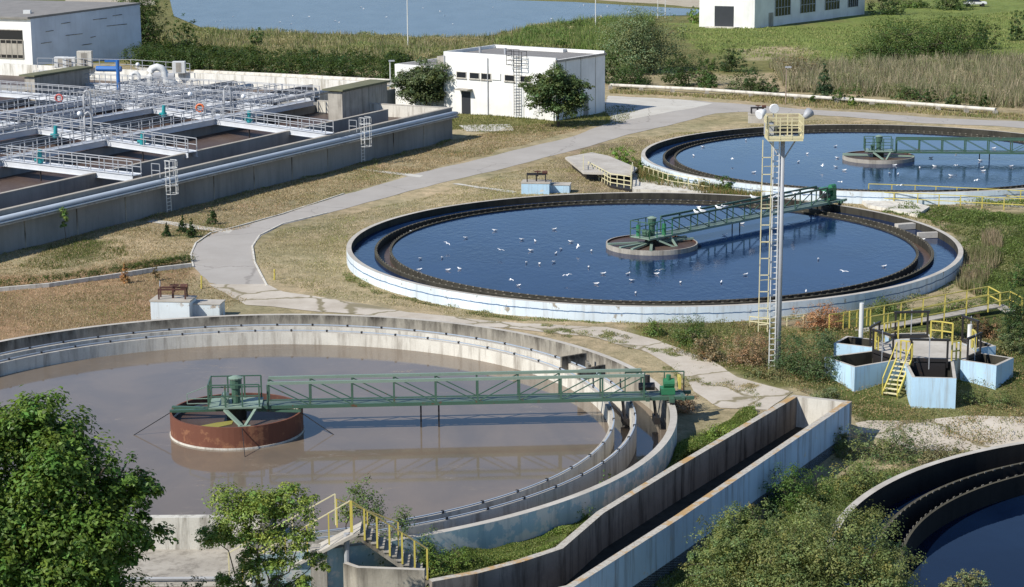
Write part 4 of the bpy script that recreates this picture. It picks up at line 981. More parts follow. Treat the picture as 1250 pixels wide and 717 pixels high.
walkway((-38.3, 4.7), (-34.8, 16.8), 'grey cross walkway ending at the inner wall in mid basin')
walkway((-23.2, .2), (-18.3, 16.2), 'grey cross walkway reaching the side wall by the second caged ladder')
walkway((-33.6, 17.6), (-31, 27.8), 'grey cross walkway linking near and middle long walkways at left')
walkway((-30.5, 28.6), (-28, 38.4), 'grey cross walkway linking middle and farthest long walkways at left')
walkway((-16.5, 17.2), (-13.5, 27.4), 'grey cross walkway by the orange life ring between long walkways')
walkway((-13, 28.2), (-10, 38.3), 'grey cross walkway by the pink red life ring between far walkways')
walkway((1.2, 17), (2.6, 56), 'grey walkway along the far end of the basins')
walkway((-49, 17.8), (-47, 27.8), 'grey cross walkway at the left picture edge')
walkway((-9.5, 39), (-8, 56), 'grey cross walkway running left from the farthest long walkway')
walkway((-14, 22.3), (1.5, 22.0), 'short grey walkway between the near and middle long walkways at the far end')
walkway((-24, 33.5), (1.5, 32.8), 'short grey walkway between the middle and farthest long walkways')
walkway((-4.5, 28.2), (-3.5, 38.3), 'grey cross walkway next to the far end between middle and farthest walkways')
walkway((-7.5, 17.2), (-6.0, 27.2), 'grey cross walkway nearest the right hut between long walkways')
walkway((-42, 28.6), (-40, 38.4), 'grey cross walkway by the left edge between middle and farthest walkways')
# air ducts beside the walkways
for i, (u0, u1, v, z, r, lb) in enumerate(((-14, 6, 28.6, 3.6, .3, 'fat grey air duct along the middle walkway far end'), (-6, 8, 17.5, 3.7, .25, 'fat grey air duct beyond the near walkway'),
                                        (-38, -22, 28.5, 3.7, .22, 'grey air duct beside the middle walkway near the swan neck pipe'))):
    tag(MB().tube([Q(u0, v, z), Q(u1, v, z)], r, 12).build('air_duct', M['galv'], smooth=True), lb, 'duct', 'grey ducts over the basins')
for u, v, lb in ((-36, 18.2, 'tall grey swan neck pipe beside the middle cross walkway'), (-22, 29.5, 'tall grey swan neck pipe near the white globe lamp'), (-13, 19, 'tall grey swan neck pipe in front of the crane')):
    b = Q(u, v, 2.4); tag(MB().tube([b, (b[0], b[1], 5.4), (b[0]+.1, b[1], 5.75), (b[0]+.35, b[1], 5.9), (b[0]+.6, b[1], 5.75), (b[0]+.68, b[1], 5.4), (b[0]+.68, b[1], 3.0)], .10, 8).build('swan_neck_pipe', M['galv'], smooth=True), lb, 'pipe', 'swan neck pipes on the basins')
# cyan mixer motors
mtr = None
for i, (px, py, lb) in enumerate(((49, 193, 'cyan mixer motor on the nearest cross walkway'), (68, 162, 'cyan mixer motor on the walkway left of the tall pipe'), (174, 170, 'cyan mixer motor on the walkway ending in mid basin'),
                    (200, 136, 'cyan mixer motor left of the orange life ring'), (304, 143, 'cyan mixer motor on the farthest cross walkway'))):
    b = P3(px, py+7, 3.4)
    if mtr is None:
        mtr = empty('mixer_motor', b); MB().tube([(b[0], b[1], b[2]+.05), (b[0], b[1], b[2]+.45)], .26, 12).build('gearbox', M['cyan'], mtr)
        MB().tube([(b[0], b[1], b[2]+.45), (b[0]+.05, b[1], b[2]+1.15)], [.19, .17], 12).build('motor', M['cyan'], mtr)
        MB().tube([(b[0]-.45, b[1], b[2]+.3), (b[0]+.3, b[1], b[2]+.3)], .14, 8).build('side_drive', M['cyan'], mtr)
        MB().tube([(b[0], b[1], b[2]-1.6), (b[0], b[1], b[2]+.1)], .06, 6).build('shaft', M['black_metal'], mtr); o = mtr
    else: o = copy_tree(mtr); o.location = b
    tag(o, lb, 'motor', 'cyan motors on the basin walkways')
def torus(c, R0, r, n=20, m=8, nrm='y'):
    mb = MB(); V = []; F = []
    for i in range(n):
        a = 2*math.pi*i/n
        for j in range(m):
            b = 2*math.pi*j/m; rr = R0+r*math.cos(b); V.append((c[0]+rr*math.cos(a), c[1]+r*math.sin(b), c[2]+rr*math.sin(a)))
    for i in range(n):
        for j in range(m): F.append((i*m+j, ((i+1) % n)*m+j, ((i+1) % n)*m+(j+1) % m, i*m+(j+1) % m))
    mb.add(V, F); return mb
for px, py, lb, mt in ((72, 120, 'pink red life ring hanging on the far walkway rail', metal('faded red plastic', (.62, .14, .12), 0)), (244, 132, 'orange life ring hanging on the walkway rail in the middle', M['orange'])):
    p = P3(px, py, 4.1); tag(torus(p, .36, .1).build('life_ring', mt, smooth=True), lb, 'life ring')
def sphere_mb(c, r, n=12, m=8):
    mb = MB(); V = []; F = []
    for i in range(m+1):
        a = math.pi*i/m
        for j in range(n): b = 2*math.pi*j/n; V.append((c[0]+r*math.sin(a)*math.cos(b), c[1]+r*math.sin(a)*math.sin(b), c[2]+r*math.cos(a)))
    for i in range(m):
        for j in range(n): F.append((i*n+j, (i+1)*n+j, (i+1)*n+(j+1) % n, i*n+(j+1) % n))
    mb.add(V, F); return mb
for px, py, lb in ((97, 139, 'round white globe lamp right of the cyan motors at left'), (232, 115, 'round white globe lamp above the orange life ring'), (297, 118, 'round white globe lamp on the far walkway'), (168, 79, 'round white globe lamp by the blue crane')):
    z = 4.9; p = P3(px, py, z); o = empty('globe_lamp', (p[0], p[1], 3.2), lb, 'lamp', 'globe lamps on the basins')
    MB().tube([(p[0], p[1], 3.2), (p[0], p[1], z-.2)], .04, 6).build('post', M['galv'], o); sphere_mb(p, .24).build('globe', M['lens'], o, smooth=True)
# caged ladders on the side wall
for px, u, lb in ((172, -49.6, 'white caged ladder on the basin wall at left'), (421, -19.3, 'white caged ladder on the basin wall at right')):
    b = Q(u, -1.0, 0); o = empty('caged_ladder', b, lb, 'ladder', 'caged ladders on the basin wall')
    k = MB()
    for s in (-.28, .28): k.beam(Q(u+s, -1.0, .3), Q(u+s, -1.0, 4.4), .05)
    for i in range(13): k.beam(Q(u-.28, -1.0, .5+i*.3), Q(u+.28, -1.0, .5+i*.3), .035)
    k.build('ladder', M['white_metal'], o)
    k = MB()
    for z in (1.8, 2.5, 3.2, 3.9, 4.5):
        pts = [Q(u-.4, -1.0, z), Q(u-.45, -1.5, z), Q(u-.15, -1.85, z), Q(u+.15, -1.85, z), Q(u+.45, -1.5, z), Q(u+.4, -1.0, z)]
        for a, b2 in zip(pts[:-1], pts[1:]): k.beam(a, b2, .045)
    for x, y in ((-.45, -1.5), (-.15, -1.85), (.15, -1.85), (.45, -1.5)): k.beam(Q(u+x, y, 1.8), Q(u+x, y, 4.5), .035)
    k.build('cage', M['white_metal'], o)
    railing(o, [Q(u-.9, -.1, 3.2), Q(u-.9, -.9, 3.2)], 1.1, .8, M['galv'], .03); railing(o, [Q(u+.9, -.1, 3.2), Q(u+.9, -.9, 3.2)], 1.1, .8, M['galv'], .03)
# roofed gate boxes on the basins
def gate_hut(px, py, L, Wd, hh, label):
    c = P3(px, py, 3.2); o = empty('gate_hut', c, label, 'gate hut', 'roofed concrete huts on the basins'); c = np.array(c[:2])
    P = [c, c+BU*L, c+BU*L+BV*Wd, c+BV*Wd]
    MB().prism([tuple(map(float, p)) for p in P], 1.6, [3.2+hh, 3.2+hh+.1, 3.2+hh+.1, 3.2+hh]).build('walls', M['conc'], o)
    E_ = [c-BU*.3-BV*.25, c+BU*(L+.3)-BV*.25, c+BU*(L+.3)+BV*(Wd+.5), c-BU*.3+BV*(Wd+.5)]
    MB().prism([tuple(map(float, p)) for p in E_], [3.2+hh+.12]*4, [3.2+hh+.28, 3.2+hh+.34, 3.2+hh+.34, 3.2+hh+.28]).build('roof', M['olive_roof'], o)
gate_hut(418, 134, 9.0, 1.7, 1.75, 'grey concrete hut with flat olive roof at the right end of the basins')
gate_hut(43, 114, 9.5, 1.4, 1.7, 'grey concrete hut with flat olive roof at the far left of the basins')
for (px, py) in ((455, 118),): pass
# plant equipment behind the basins
eq = P3(60, 82, 3.6)
rail_o = empty('railing', P3(46, 84, 3.3), 'grey railing along the far platform in front of the blue grey gable', 'railing')
railing(rail_o, [P3(46, 83, 3.3), P3(160, 85, 3.3), P3(232, 90, 3.3)], 1.2, 2.0, M['galv'], .035)
def cabinet(px, py, w_, h_, label, mat='white_metal', d_=.9):
    p = P3(px, py, 3.3); o = empty('control_cabinet', p, label, 'cabinet', 'equipment behind the basins')
    MB().box((p[0], p[1]+.6, 3.3+h_/2), (w_, d_, h_)).build('body', M[mat], o, bevel=.03)
    MB().box((p[0], p[1]+.6-d_/2-.012, 3.3+h_/2), (w_*.42, .02, h_*.8)).build('door', M['conc'], o)
cabinet(74, 83, 1.6, 1.3, 'low white cabinet left of the tall grey cabinet'); cabinet(84, 83.5, 1.5, 1.3, 'low white cabinet directly beside the tall cabinet')
cabinet(103, 84, 1.8, 2.1, 'tall pale cabinet in front of the gable wall', 'conc_pale'); cabinet(218, 90, 1.5, 1.4, 'white framed box at the right end of the far railing')
k = MB(); a = P3(118, 84, 3.9); b = P3(148, 84.5, 3.9); k.tube([a, b], .33, 12); c1 = P3(145, 110, 3.3); k.build('duct', M['blue']); 
cr = empty('blue_crane', c1, 'blue crane column with blue horizontal duct behind the basins', 'crane')
MB().tube([c1, (c1[0], c1[1], 6.6)], .2, 10).build('column', M['blue'], cr); MB().beam((c1[0]-1.4, c1[1], 6.5), (c1[0]+.2, c1[1], 6.5), .2, .25).build('jib', M['blue'], cr)
tag(bpy.data.objects['duct'], 'thick blue horizontal duct lying behind the basin back wall', 'duct')
for px, py, r, lb in ((183, 104, .55, 'big pale curved ventilation duct on the basin end'), (160, 104, .3, 'small pale curved duct left of the big curved duct')):
    p = P3(px, py, 3.3); x, y = p[0], p[1]
    pts = [(x, y, 2.6), (x, y, 3.9+r)]+[(x+r*1.6*(1-math.cos(a)), y, 3.9+r+r*1.6*math.sin(a)) for a in (.4, .9, 1.57, 2.2, 2.7)]+[(x+r*3.1, y, 3.7), (x+r*5.5, y-.4, 3.4)]
    tag(MB().tube(pts, r*.75, 12).build('ventilation_duct', M['white_metal'], smooth=True), lb, 'duct')
for j, (px, py) in enumerate(((200, 98), (208, 100), (193, 99))):
    o = empty('blower', P3(px, py, 3.3), ['grey blower left of two behind the curved duct', 'grey blower right of the curved duct', 'grey blower nearest the curved duct'][j], 'blower', 'equipment behind the basins')
    p = P3(px, py, 3.3); MB().tube([(p[0]-.5, p[1], 3.9), (p[0]+.5, p[1], 3.9)], .4, 12).build('drum', M['galv'], o); MB().box((p[0], p[1], 3.45), (1.1, .8, .3)).build('base', M['galv'], o)
tag(MB().tube([P3(238, 88.5, .6), P3(330, 92.5, .6), P3(476, 100, .6)], .35, 10).build('pipeline', M['conc_pale']), 'pale pipeline lying behind the white back wall of the basins', 'pipeline')

# long pale pipeline beyond the far road
pl = empty('pipeline', P3(745, 105, 0), 'long low pale pipeline on blocks beyond the far road at right', 'pipeline')
PP = [P3(745, 104, .5), P3(850, 109, .5), P3(1000, 119, .5), P3(1120, 127, .5), P3(1215, 134, .5)]
MB().tube(PP, .2, 10).build('pipe', M['conc_pale'], pl)
for i in range(12):
    t = i/11*(len(PP)-1.001); a = int(t); f = t-a; p = [PP[a][j]*(1-f)+PP[a+1][j]*f for j in range(3)]; MB().box((p[0], p[1], .15), (.5, .5, .5)).build('block', M['conc'], pl)
tag(MB().tube([P3(0-30, 352, .2), P3(60, 347, .2)], .01).build('wire', M['galv']), 'thin wire low along the clipped hedge at far left', 'wire')
bpy.data.objects.remove(bpy.data.objects['wire'])

# kerb wall under the low hedge
hk = [P3(-60, 360, .1), P3(60, 349.5, .1), P3(140, 338, .1), P3(190, 330, .1), P3(234, 325, .1)]
k = MB(); [k.beam(a, b, .18, .42) for a, b in zip(hk[:-1], hk[1:])]
tag(k.build('low_wall', M['conc_pale']), 'low white kerb wall in front of the clipped hedge', 'low wall')

# ================================================================== vegetation
rng = np.random.default_rng(11)
DG = (.036, .062, .016); MG = (.065, .105, .022); BG = (.105, .165, .032); GG = (.115, .135, .060); DB = (.20, .115, .06); YG = (.17, .19, .06); ST = (.36, .29, .19)
def unit(n):
    v = rng.normal(size=(n, 3)); return v/np.linalg.norm(v, axis=1)[:, None]
def leaf_mesh(C, size, nrm, tint, aspect=.55, name='crown', parent=None, mat=None, obj_color=None, **kw):
    n = len(C); size = np.broadcast_to(size, (n,))
    r = unit(n); a = np.cross(nrm, r); a /= np.linalg.norm(a, axis=1)[:, None]+1e-9; b = np.cross(nrm, a)
    L = (size/2)[:, None]; Wd = L*aspect
    v0 = C-a*L; v2 = C+a*L-nrm*L*.25; v1 = C+b*Wd+nrm*Wd*.25; v3 = C-b*Wd+nrm*Wd*.25
    V = np.stack([v0, v1, v2, v3], 1).reshape(-1, 3); F = np.arange(4*n).reshape(n, 4)
    o = mesh_np(name, V, F, mat or M['leaf'], parent=parent, colors=np.repeat(tint, 4, axis=0), **kw); return o
def crown_pts(blobs, n, per=22, clump=.17, shell=.62, var=.28, col=MG, dry=0, low=False):
    """blobs: (cx,cy,cz,rx,ry,rz). returns leaf centres, outward normals, tints"""
    bl = np.array(blobs, float); wgt = bl[:, 3]*bl[:, 5]; wgt = wgt/wgt.sum()
    nc = max(3, n//per); bi = rng.choice(len(bl), nc, p=wgt); d = unit(nc)
    if not low: d[:, 2] = np.where(d[:, 2] < -.35, -d[:, 2]*.6, d[:, 2]); d /= np.linalg.norm(d, axis=1)[:, None]
    rr = shell+(1.04-shell)*rng.random(nc)**.6
    lump = 1+.16*np.sin(d[:, 0]*5+bi*2.1)*np.cos(d[:, 2]*4+bi)+.10*np.sin(d[:, 1]*9+bi)
    cc = bl[bi, :3]+d*bl[bi, 3:6]*(rr*lump)[:, None]
    cr = clump*bl[bi, 3]*(.55+.9*rng.random(nc)); cv = 1+var*rng.normal(size=nc)*.6; hue = rng.normal(size=nc)*.10
    k = np.repeat(np.arange(nc), per); m_ = len(k)
    off = unit(m_)*(rng.random(m_)**.45)[:, None]; nn = off*.6
    off *= (cr*1.45)[k][:, None]*np.array([1, 1, .75]); off[:, 2] -= .25*(off[:, 0]**2+off[:, 1]**2)/(cr[k]+.01)
    C = cc[k]+off; N = d[k]*.45+nn+unit(m_)*.5+np.array([0, 0, .62]); N /= np.linalg.norm(N, axis=1)[:, None]
    tv = np.clip(cv[k]*(1+.15*rng.normal(size=m_)), .45, 1.9)
    T = np.array(col)[None, :]*tv[:, None]; T[:, 0] *= 1+hue[k]*1.2; T[:, 2] *= 1-hue[k]*.5
    return C, N, T
def subdiv(bl, k, f=.42):
    out = []
    for x, y, z, rx, ry, rz in bl:
        for _ in range(k):
            d = unit(1)[0]; d[2] = d[2]*.9+.1; t = .62+.42*rng.random(); q = f*(.7+.6*rng.random()); out.append((x+d[0]*rx*t, y+d[1]*ry*t, z+d[2]*rz*t, rx*q, ry*q, rz*q*.8))
        out.append((x, y, z, rx*.72, ry*.72, rz*.72))
    return out
def limb_tube(mb, p0, p1, r0, r1, wig=.12, seg=4):
    p0 = np.array(p0, float); p1 = np.array(p1, float); L = np.linalg.norm(p1-p0); pts = []; rs = []
    for i in range(seg+1):
        t = i/seg; q = p0+(p1-p0)*t+(rng.normal(size=3)*wig*L*.3*math.sin(math.pi*t) if 0 < i < seg else 0); pts.append(tuple(q)); rs.append(r0+(r1-r0)*t)
    mb.tube(pts, rs, 6)
def tree(name, label, cat, base, trunk_h, blobs, n, leaf, col, group=None, tr=.15, clump=.17, per=22, shell=.62, var=.34, aspect=.62, limbs=True, rot=0, low=False, gain=1.35, sub=0):
    o = empty(name, base, label, cat, group); b = np.array(base, float)
    ab_ = [(b[0]+x, b[1]+y, b[2]+z, rx, ry, rz) for x, y, z, rx, ry, rz in blobs]
    C, N, T = crown_pts(subdiv(ab_, sub) if sub else ab_, n, per, clump, shell, var, tuple(c*gain for c in col), low=low); leaf_mesh(C, leaf*(.7+.6*rng.random(len(C))), N, T, aspect, 'crown', o)
    mb = MB(); top = (b[0], b[1], b[2]+trunk_h); limb_tube(mb, (b[0], b[1], b[2]-.3), top, tr, tr*.75, .1)
    for x, y, z, rx, ry, rz in ab_:
        limb_tube(mb, top, (x, y, z), tr*.6, tr*.25, .25)
        for _ in range(4):
            d = unit(1)[0]; d[2] = abs(d[2]); limb_tube(mb, (x, y, z), (x+d[0]*rx*.85, y+d[1]*ry*.85, z+d[2]*rz*.85), tr*.25, tr*.06, .25, 3)
    mb.build('trunk', M['bark'], o); return o
def shrub(px, py, wpx, hpx, col, label, kind='bush', group=None, n=None, z=None, leafpx=2.0, clump=.2, nb=4, var=.3, shell=.45, cone=False, aspect=.6, cat=None):
    x, y = un(px, py, 0 if z is None else z); zb = float(zg(x, y)) if z is None else z
    if z is None: x, y = un(px, py, zb)
    s = ppm(y); W_ = wpx/s; H_ = hpx/s; leaf = max(.07, leafpx/s)
    bl = []
    for i in range(nb):
        if cone: f = i/max(1, nb-1); r = W_/2*(1-.75*f)*.95; bl.append((0, 0, H_*(.18+.62*f), r, r, H_*.24))
        else:
            a = rng.random()*6.28; d = W_*.24*rng.random()**.5*(1 if nb > 1 else 0)*1.3; r = W_*(.24+.12*rng.random()) if nb > 1 else W_/2
            hz = H_*(.34+.26*rng.random()); bl.append((math.cos(a)*d*1.25, math.sin(a)*d*.9, hz, r, r*.95, (H_-hz)*(.8+.25*rng.random()))); bl.append((math.cos(a)*d*1.4, math.sin(a)*d, hz*.45, r*1.08, r, hz*.5))
    n = int((n or np.clip(4.5*wpx*hpx/(leafpx**2)*1.3, 600, 26000))*1.25)
    return tree(kind, label, cat or kind.replace('_', ' '), (x, y, zb), H_*.25, bl, n, leaf, col, group, tr=max(.03, W_*.012), clump=clump, var=var, shell=shell, aspect=aspect, low=True)

def grass(name, poly_px, n, h, cols, label=None, wpx=1.1, lean=.35, clumpy=.5, z=0, hv=.5, seeds=None, poly=None):
    poly = poly or npoly(poly_px, z); P_ = np.array(poly); lo, hi = P_.min(0), P_.max(0); pts = np.zeros((0, 2))
    while len(pts) < n:
        # denser near the camera side is not needed; uniform over the ground
        q = lo+(hi-lo)*rng.random((n*2, 2)); k = inpoly(q[:, 0]+wob(q[:, 0], q[:, 1], .8, 2)*.5, q[:, 1]+wob(q[:, 0], q[:, 1], .8, 6)*.7, poly)
        k &= (wob(q[:, 0], q[:, 1], 1.1, 9)*.6+wob(q[:, 0], q[:, 1], .33, 3)*.5) > rng.normal(size=len(q))*.5-(.8-clumpy)
        for c in (TA, TB, TC, TD): k &= np.hypot(q[:, 0]-c[0], q[:, 1]-c[1]) > RO+.02
        k &= ~inpoly(q[:, 0], q[:, 1], CH_IN)
        pts = np.vstack([pts, q[k]])
        if not k.any(): break
    pts = pts[:n]; n = len(pts); bz = zg(pts[:, 0], pts[:, 1])
    s = FPX/np.hypot(pts[:, 1], 26); wd = wpx/s*(.7+.6*rng.random(n))
    hh = h*(1-hv+2*hv*rng.random(n))*(1+.35*wob(pts[:, 0], pts[:, 1], .9, 5)); a = rng.random(n)*6.283; ln = lean*hh*rng.random(n)
    nb = rng.random(n)*6.283
    B = np.column_stack([pts, bz-.02]); dx = np.column_stack([np.cos(a), np.sin(a)])*wd[:, None]/2
    v0 = B.copy(); v0[:, :2] -= dx; v1 = B.copy(); v1[:, :2] += dx; v2 = B.copy(); v2[:, 0] += np.cos(nb)*ln; v2[:, 1] += np.sin(nb)*ln; v2[:, 2] += hh
    V = np.stack([v0, v1, v2], 1).reshape(-1, 3); F = np.arange(3*n).reshape(n, 3)
    ca = np.array(cols); w1 = np.clip(.5+.5*wob(pts[:, 0], pts[:, 1], 1.6, 4)+.25*rng.normal(size=n), 0, .999); ci = (w1*len(ca)).astype(int)
    T = ca[ci]*np.clip(1+.22*rng.normal(size=n), .4, 1.8)[:, None]
    o = mesh_np(name, V, F, M['blade'], colors=np.repeat(T, 3, axis=0), origin=(0, 0, 0)); o['kind'] = 'stuff'
    if label: o['label'] = label
    return o
def weeds(name, poly_px, n, h, cols, leafpx=1.8, z=0, poly=None, freq=1.0, cover=.85, spiky=.25):
    poly = poly or npoly(poly_px, z); P_ = np.array(poly); lo, hi = P_.min(0), P_.max(0); pts = np.zeros((0, 2)); it = 0
    while len(pts) < n and it < 60:
        it += 1; q = lo+(hi-lo)*rng.random((n*2, 2)); k = inpoly(q[:, 0]+wob(q[:, 0], q[:, 1], .8, 2)*.6, q[:, 1]+wob(q[:, 0], q[:, 1], .8, 6)*.9, poly)
        k &= rng.random(len(q)) < cover+.9*(wob(q[:, 0], q[:, 1], .7/freq, 9)+.6*wob(q[:, 0], q[:, 1], .25/freq, 3))
        for c in (TA, TB, TC, TD): k &= np.hypot(q[:, 0]-c[0], q[:, 1]-c[1]) > RO+.05
        k &= ~inpoly(q[:, 0], q[:, 1], CH_IN); pts = np.vstack([pts, q[k]])
    pts = pts[:n]; n = len(pts); x, y = pts[:, 0], pts[:, 1]; f1 = wob(x, y, 1.0/freq, 5); f2 = wob(x+7, y, .38/freq, 1)
    hf = h*np.clip(.35+.75*f1+.5*f2, .06, 1.6); s_ = FPX/np.hypot(y, 26); sz = np.maximum(.05, leafpx/s_)*(.6+.9*rng.random(n))
    Cn = np.column_stack([x, y, zg(x, y)+hf*rng.random(n)**.6]); N = unit(n)*.75+np.array([0, 0, .75]); gx = -wob(x+.3, y, 1.0/freq, 5)+f1; N[:, 0] += gx*2; N /= np.linalg.norm(N, axis=1)[:, None]
    sp = rng.random(n) < spiky; N[sp, 2] *= .1; N[sp] /= np.linalg.norm(N[sp], axis=1)[:, None]+1e-6; sz = sz*np.where(sp, 1.6, 1)
    ca = np.array(cols); w1 = np.clip(.5+.55*wob(x, y, 1.7/freq, 4)+.35*wob(x, y, .5/freq, 8)+.16*rng.normal(size=n), 0, .999)
    T = ca[(w1*len(ca)).astype(int)]*np.clip(1+.18*rng.normal(size=n)+.25*f2, .45, 1.8)[:, None]*1.25
    r_ = unit(n); a = np.cross(N, r_); a[sp, 2] = 2.5; a /= np.linalg.norm(a, axis=1)[:, None]+1e-9; b = np.cross(N, a); b /= np.linalg.norm(b, axis=1)[:, None]+1e-9
    L = (sz/2)[:, None]; Wd = L*np.where(sp, .3, .62)[:, None]
    V = np.stack([Cn-a*L, Cn+b*Wd, Cn+a*L, Cn-b*Wd], 1).reshape(-1, 3); F = np.arange(4*n).reshape(n, 4)
    o = mesh_np(name, V, F, M['leaf'], colors=np.repeat(T, 4, axis=0), origin=(0, 0, 0)); o['kind'] = 'stuff'; return o
# ---- the two round trees by the white building
def roundtree(px, py, w_, h_, label, col, base_h=.18):
    x, y = un(px, py, 0); s = ppm(y); W_ = w_/s; H_ = h_/s; r = W_/2
    bl = [(0, 0, H_*.58, r*.72, r*.7, H_*.30), (-r*.42, -.2, H_*.5, r*.5, r*.5, H_*.28), (r*.42, .1, H_*.5, r*.52, r*.5, H_*.28), (r*.1, -.3, H_*.78, r*.52, r*.5, H_*.2), (-r*.2, .3, H_*.72, r*.5, r*.5, H_*.2), (r*.5, 0, H_*.62, r*.4, r*.4, H_*.2), (-r*.55, 0, H_*.62, r*.38, r*.4, H_*.18)]
    return tree('round_tree', label, 'tree', (x, y, 0), H_*.2, [(a*1.12, b, c*.93, d*1.12, e*1.1, f*1.15) for a, b, c, d, e, f in bl]+[(0, 0, H_*.30, r*.8, r*.78, H_*.2), (-r*.5, 0, H_*.34, r*.42, r*.4, H_*.17), (r*.5, 0, H_*.34, r*.42, r*.4, H_*.17)], 20000, .24, col, None, tr=.16, clump=.36, shell=.3, per=30, sub=6)
roundtree(681, 155, 80, 78, 'round dark green tree in front of the right end of the white building', (.070, .100, .036))
roundtree(521, 136, 80, 64, 'round grey green tree in front of the left end of the white building', (.078, .102, .044))
# ---- top left trees and hedge
shrub(182, 62, 62, 72, (.040, .066, .016), 'big dark leafy tree right of the blue grey gable', 'tree', n=9000, nb=6, z=0)
shrub(150, 40, 60, 50, (.05, .08, .02), 'bright leafy tree behind the blue grey gable roof', 'tree', nb=4, z=0)
shrub(227, 66, 38, 46, (.050, .080, .022), 'rounded tree between the big dark tree and the hedge', 'tree', nb=4, z=0)
shrub(275, 22, 34, 12, MG, 'low tree line above the roof at the top left corner', 'bush', nb=3, z=0) if False else None
hb = []
x = 160
hcol = (.048, .078, .018)
Hp = [(162, 80), (200, 84), (250, 86), (320, 90), (400, 94), (480, 97), (486, 97)]
for i in range(46):
    f = i/45*(len(Hp)-1.001); a = int(f); t = f-a; px = Hp[a][0]*(1-t)+Hp[a+1][0]*t; py = Hp[a][1]*(1-t)+Hp[a+1][1]*t
    g_ = un(px, py, 0); hh = 2.0+.55*rng.random(); hb.append((g_[0]+rng.normal()*.3, g_[1]+1.2+rng.normal()*.5, hh*.55, 1.5, 1.9, hh*.62))
ho = empty('hedge', (float(hb[20][0]), float(hb[20][1]), 0), 'long dark green hedge between the basins and the pond', 'hedge')
C, N, T = crown_pts([(a, b, c*.85, d, e, f*1.05) for a, b, c, d, e, f in hb], 34000, 20, .3, .5, .28, hcol, low=True); leaf_mesh(C, .24*(.7+.6*rng.random(len(C))), N, T, .6, 'foliage', ho)
C, N, T = crown_pts([(a, b+9, c*.9, d, e+3, f*.9) for a, b, c, d, e, f in hb], 16000, 20, .3, .5, .2, (.055, .085, .024)); leaf_mesh(C, .3*(.7+.6*rng.random(len(C))), N, T, .6, 'foliage', ho)
shrub(313, 58, 24, 26, (.06, .10, .03), 'single taller bush rising out of the yellow reeds above the hedge', nb=3)
shrub(487, 106, 14, 22, MG, 'small dark bush at the left corner of the white building', nb=2)
shrub(462, 125, 28, 30, (.05, .09, .02), 'green bush between the basin corner and white building', nb=3)
# reeds by the pond
grass('reeds', [(170, 44), (250, 37), (400, 43), (545, 49), (600, 45), (650, 34), (730, 26), (760, 30), (700, 62), (560, 66), (480, 78), (300, 76), (170, 66)], 30000, .7, [(.26, .24, .12), (.18, .20, .08), (.32, .27, .17), (.13, .16, .06)], wpx=1.0, clumpy=.8, lean=.7, hv=.7)
weeds('reeds', [(170, 44), (250, 37), (400, 43), (545, 49), (600, 45), (650, 34), (730, 26), (760, 30), (700, 62), (560, 66), (480, 78), (300, 76), (170, 66)], 90000, 1.0, [(.11, .14, .05), (.17, .18, .07), (.24, .22, .11), (.28, .24, .14)], 1.6, freq=.4, cover=.95, spiky=.45)
grass('green_reeds', [(600, 58), (650, 38), (740, 27), (800, 24), (770, 70), (700, 62)], 12000, 1.1, [(.14, .20, .05), (.10, .16, .04), (.2, .22, .08)], wpx=1.1, clumpy=.8, lean=.7, hv=.7)
weeds('green_reeds', [(600, 58), (650, 38), (740, 27), (800, 24), (770, 70), (700, 62)], 34000, 1.5, [(.08, .13, .035), (.12, .18, .045), (.18, .20, .07)], 1.7, freq=.45, cover=1.0, spiky=.3)
shrub(683, 60, 30, 14, DG, 'low dark bush behind the white building roof', nb=3)
shrub(706, 36, 40, 12, MG, 'low green bush on the pond shore left of the willow', nb=3)
shrub(662, 42, 24, 10, (.09, .13, .035), 'small pale bush at the pond edge above the building', nb=2)
# right of the building
shrub(795, 88, 112, 78, (.125, .155, .075), 'large grey green willow right of the white building', 'willow_bush', n=22000, nb=9, clump=.2, cat='bush')
shrub(748, 102, 40, 46, (.06, .095, .026), 'dark bush at the right wall of the white building', nb=3)
shrub(840, 104, 60, 44, DG, 'dark shrub at the foot of the willow on its right', nb=5)
shrub(770, 106, 60, 30, DG, 'low dark shrub below the willow by the pipeline', nb=4)
shrub(866, 110, 36, 42, (.06, .10, .028), 'mid green shrub behind the pipeline right of the willow', nb=3)
shrub(893, 88, 40, 36, (.045, .075, .026), 'tall dark feathery bush in the field edge', nb=4)
shrub(905, 112, 52, 30, (.055, .082, .026), 'wide low shrub touching the pipeline', nb=5)
shrub(935, 114, 40, 20, (.05, .075, .025), 'low flat shrub just left of the rusty pole', nb=4)
shrub(850, 28, 26, 22, BG, 'bright green bush at the left corner of the white hall', nb=3)
shrub(975, 96, 56, 30, (.19, .165, .10), 'dry brownish bush left of the dark conical bush', nb=6, shell=.3)
shrub(1006, 122, 30, 46, (.035, .062, .026), 'dark conical bush behind the pipeline right of the rusty pole', 'conical_bush', nb=4, cone=True, cat='bush')
shrub(1033, 126, 30, 22, (.05, .085, .022), 'small round bush right of the conical bush', nb=3)
shrub(991, 126, 12, 10, (.05, .09, .022), 'tiny bush at the foot of the conical bush', nb=2)
shrub(1041, 130, 16, 12, BG, 'tiny bright bush on the road side of the pipeline', nb=2)
shrub(1100, 122, 36, 18, (.06, .09, .028), 'low bush in the beige reeds above the pipeline', nb=3)
shrub(1130, 125, 22, 18, (.05, .085, .025), 'small low bush left of the pipeline end', nb=3)
shrub(1172, 130, 34, 20, (.06, .09, .03), 'low dark bush just before the pipeline end', nb=3)
shrub(1205, 134, 18, 22, (.05, .08, .022), 'small dark bush at the right end of the pipeline', nb=2)
shrub(1128, 74, 120, 58, (.05, .082, .02), 'wide mass of dark green bushes in the middle of the far field', 'bush', n=20000, nb=9)
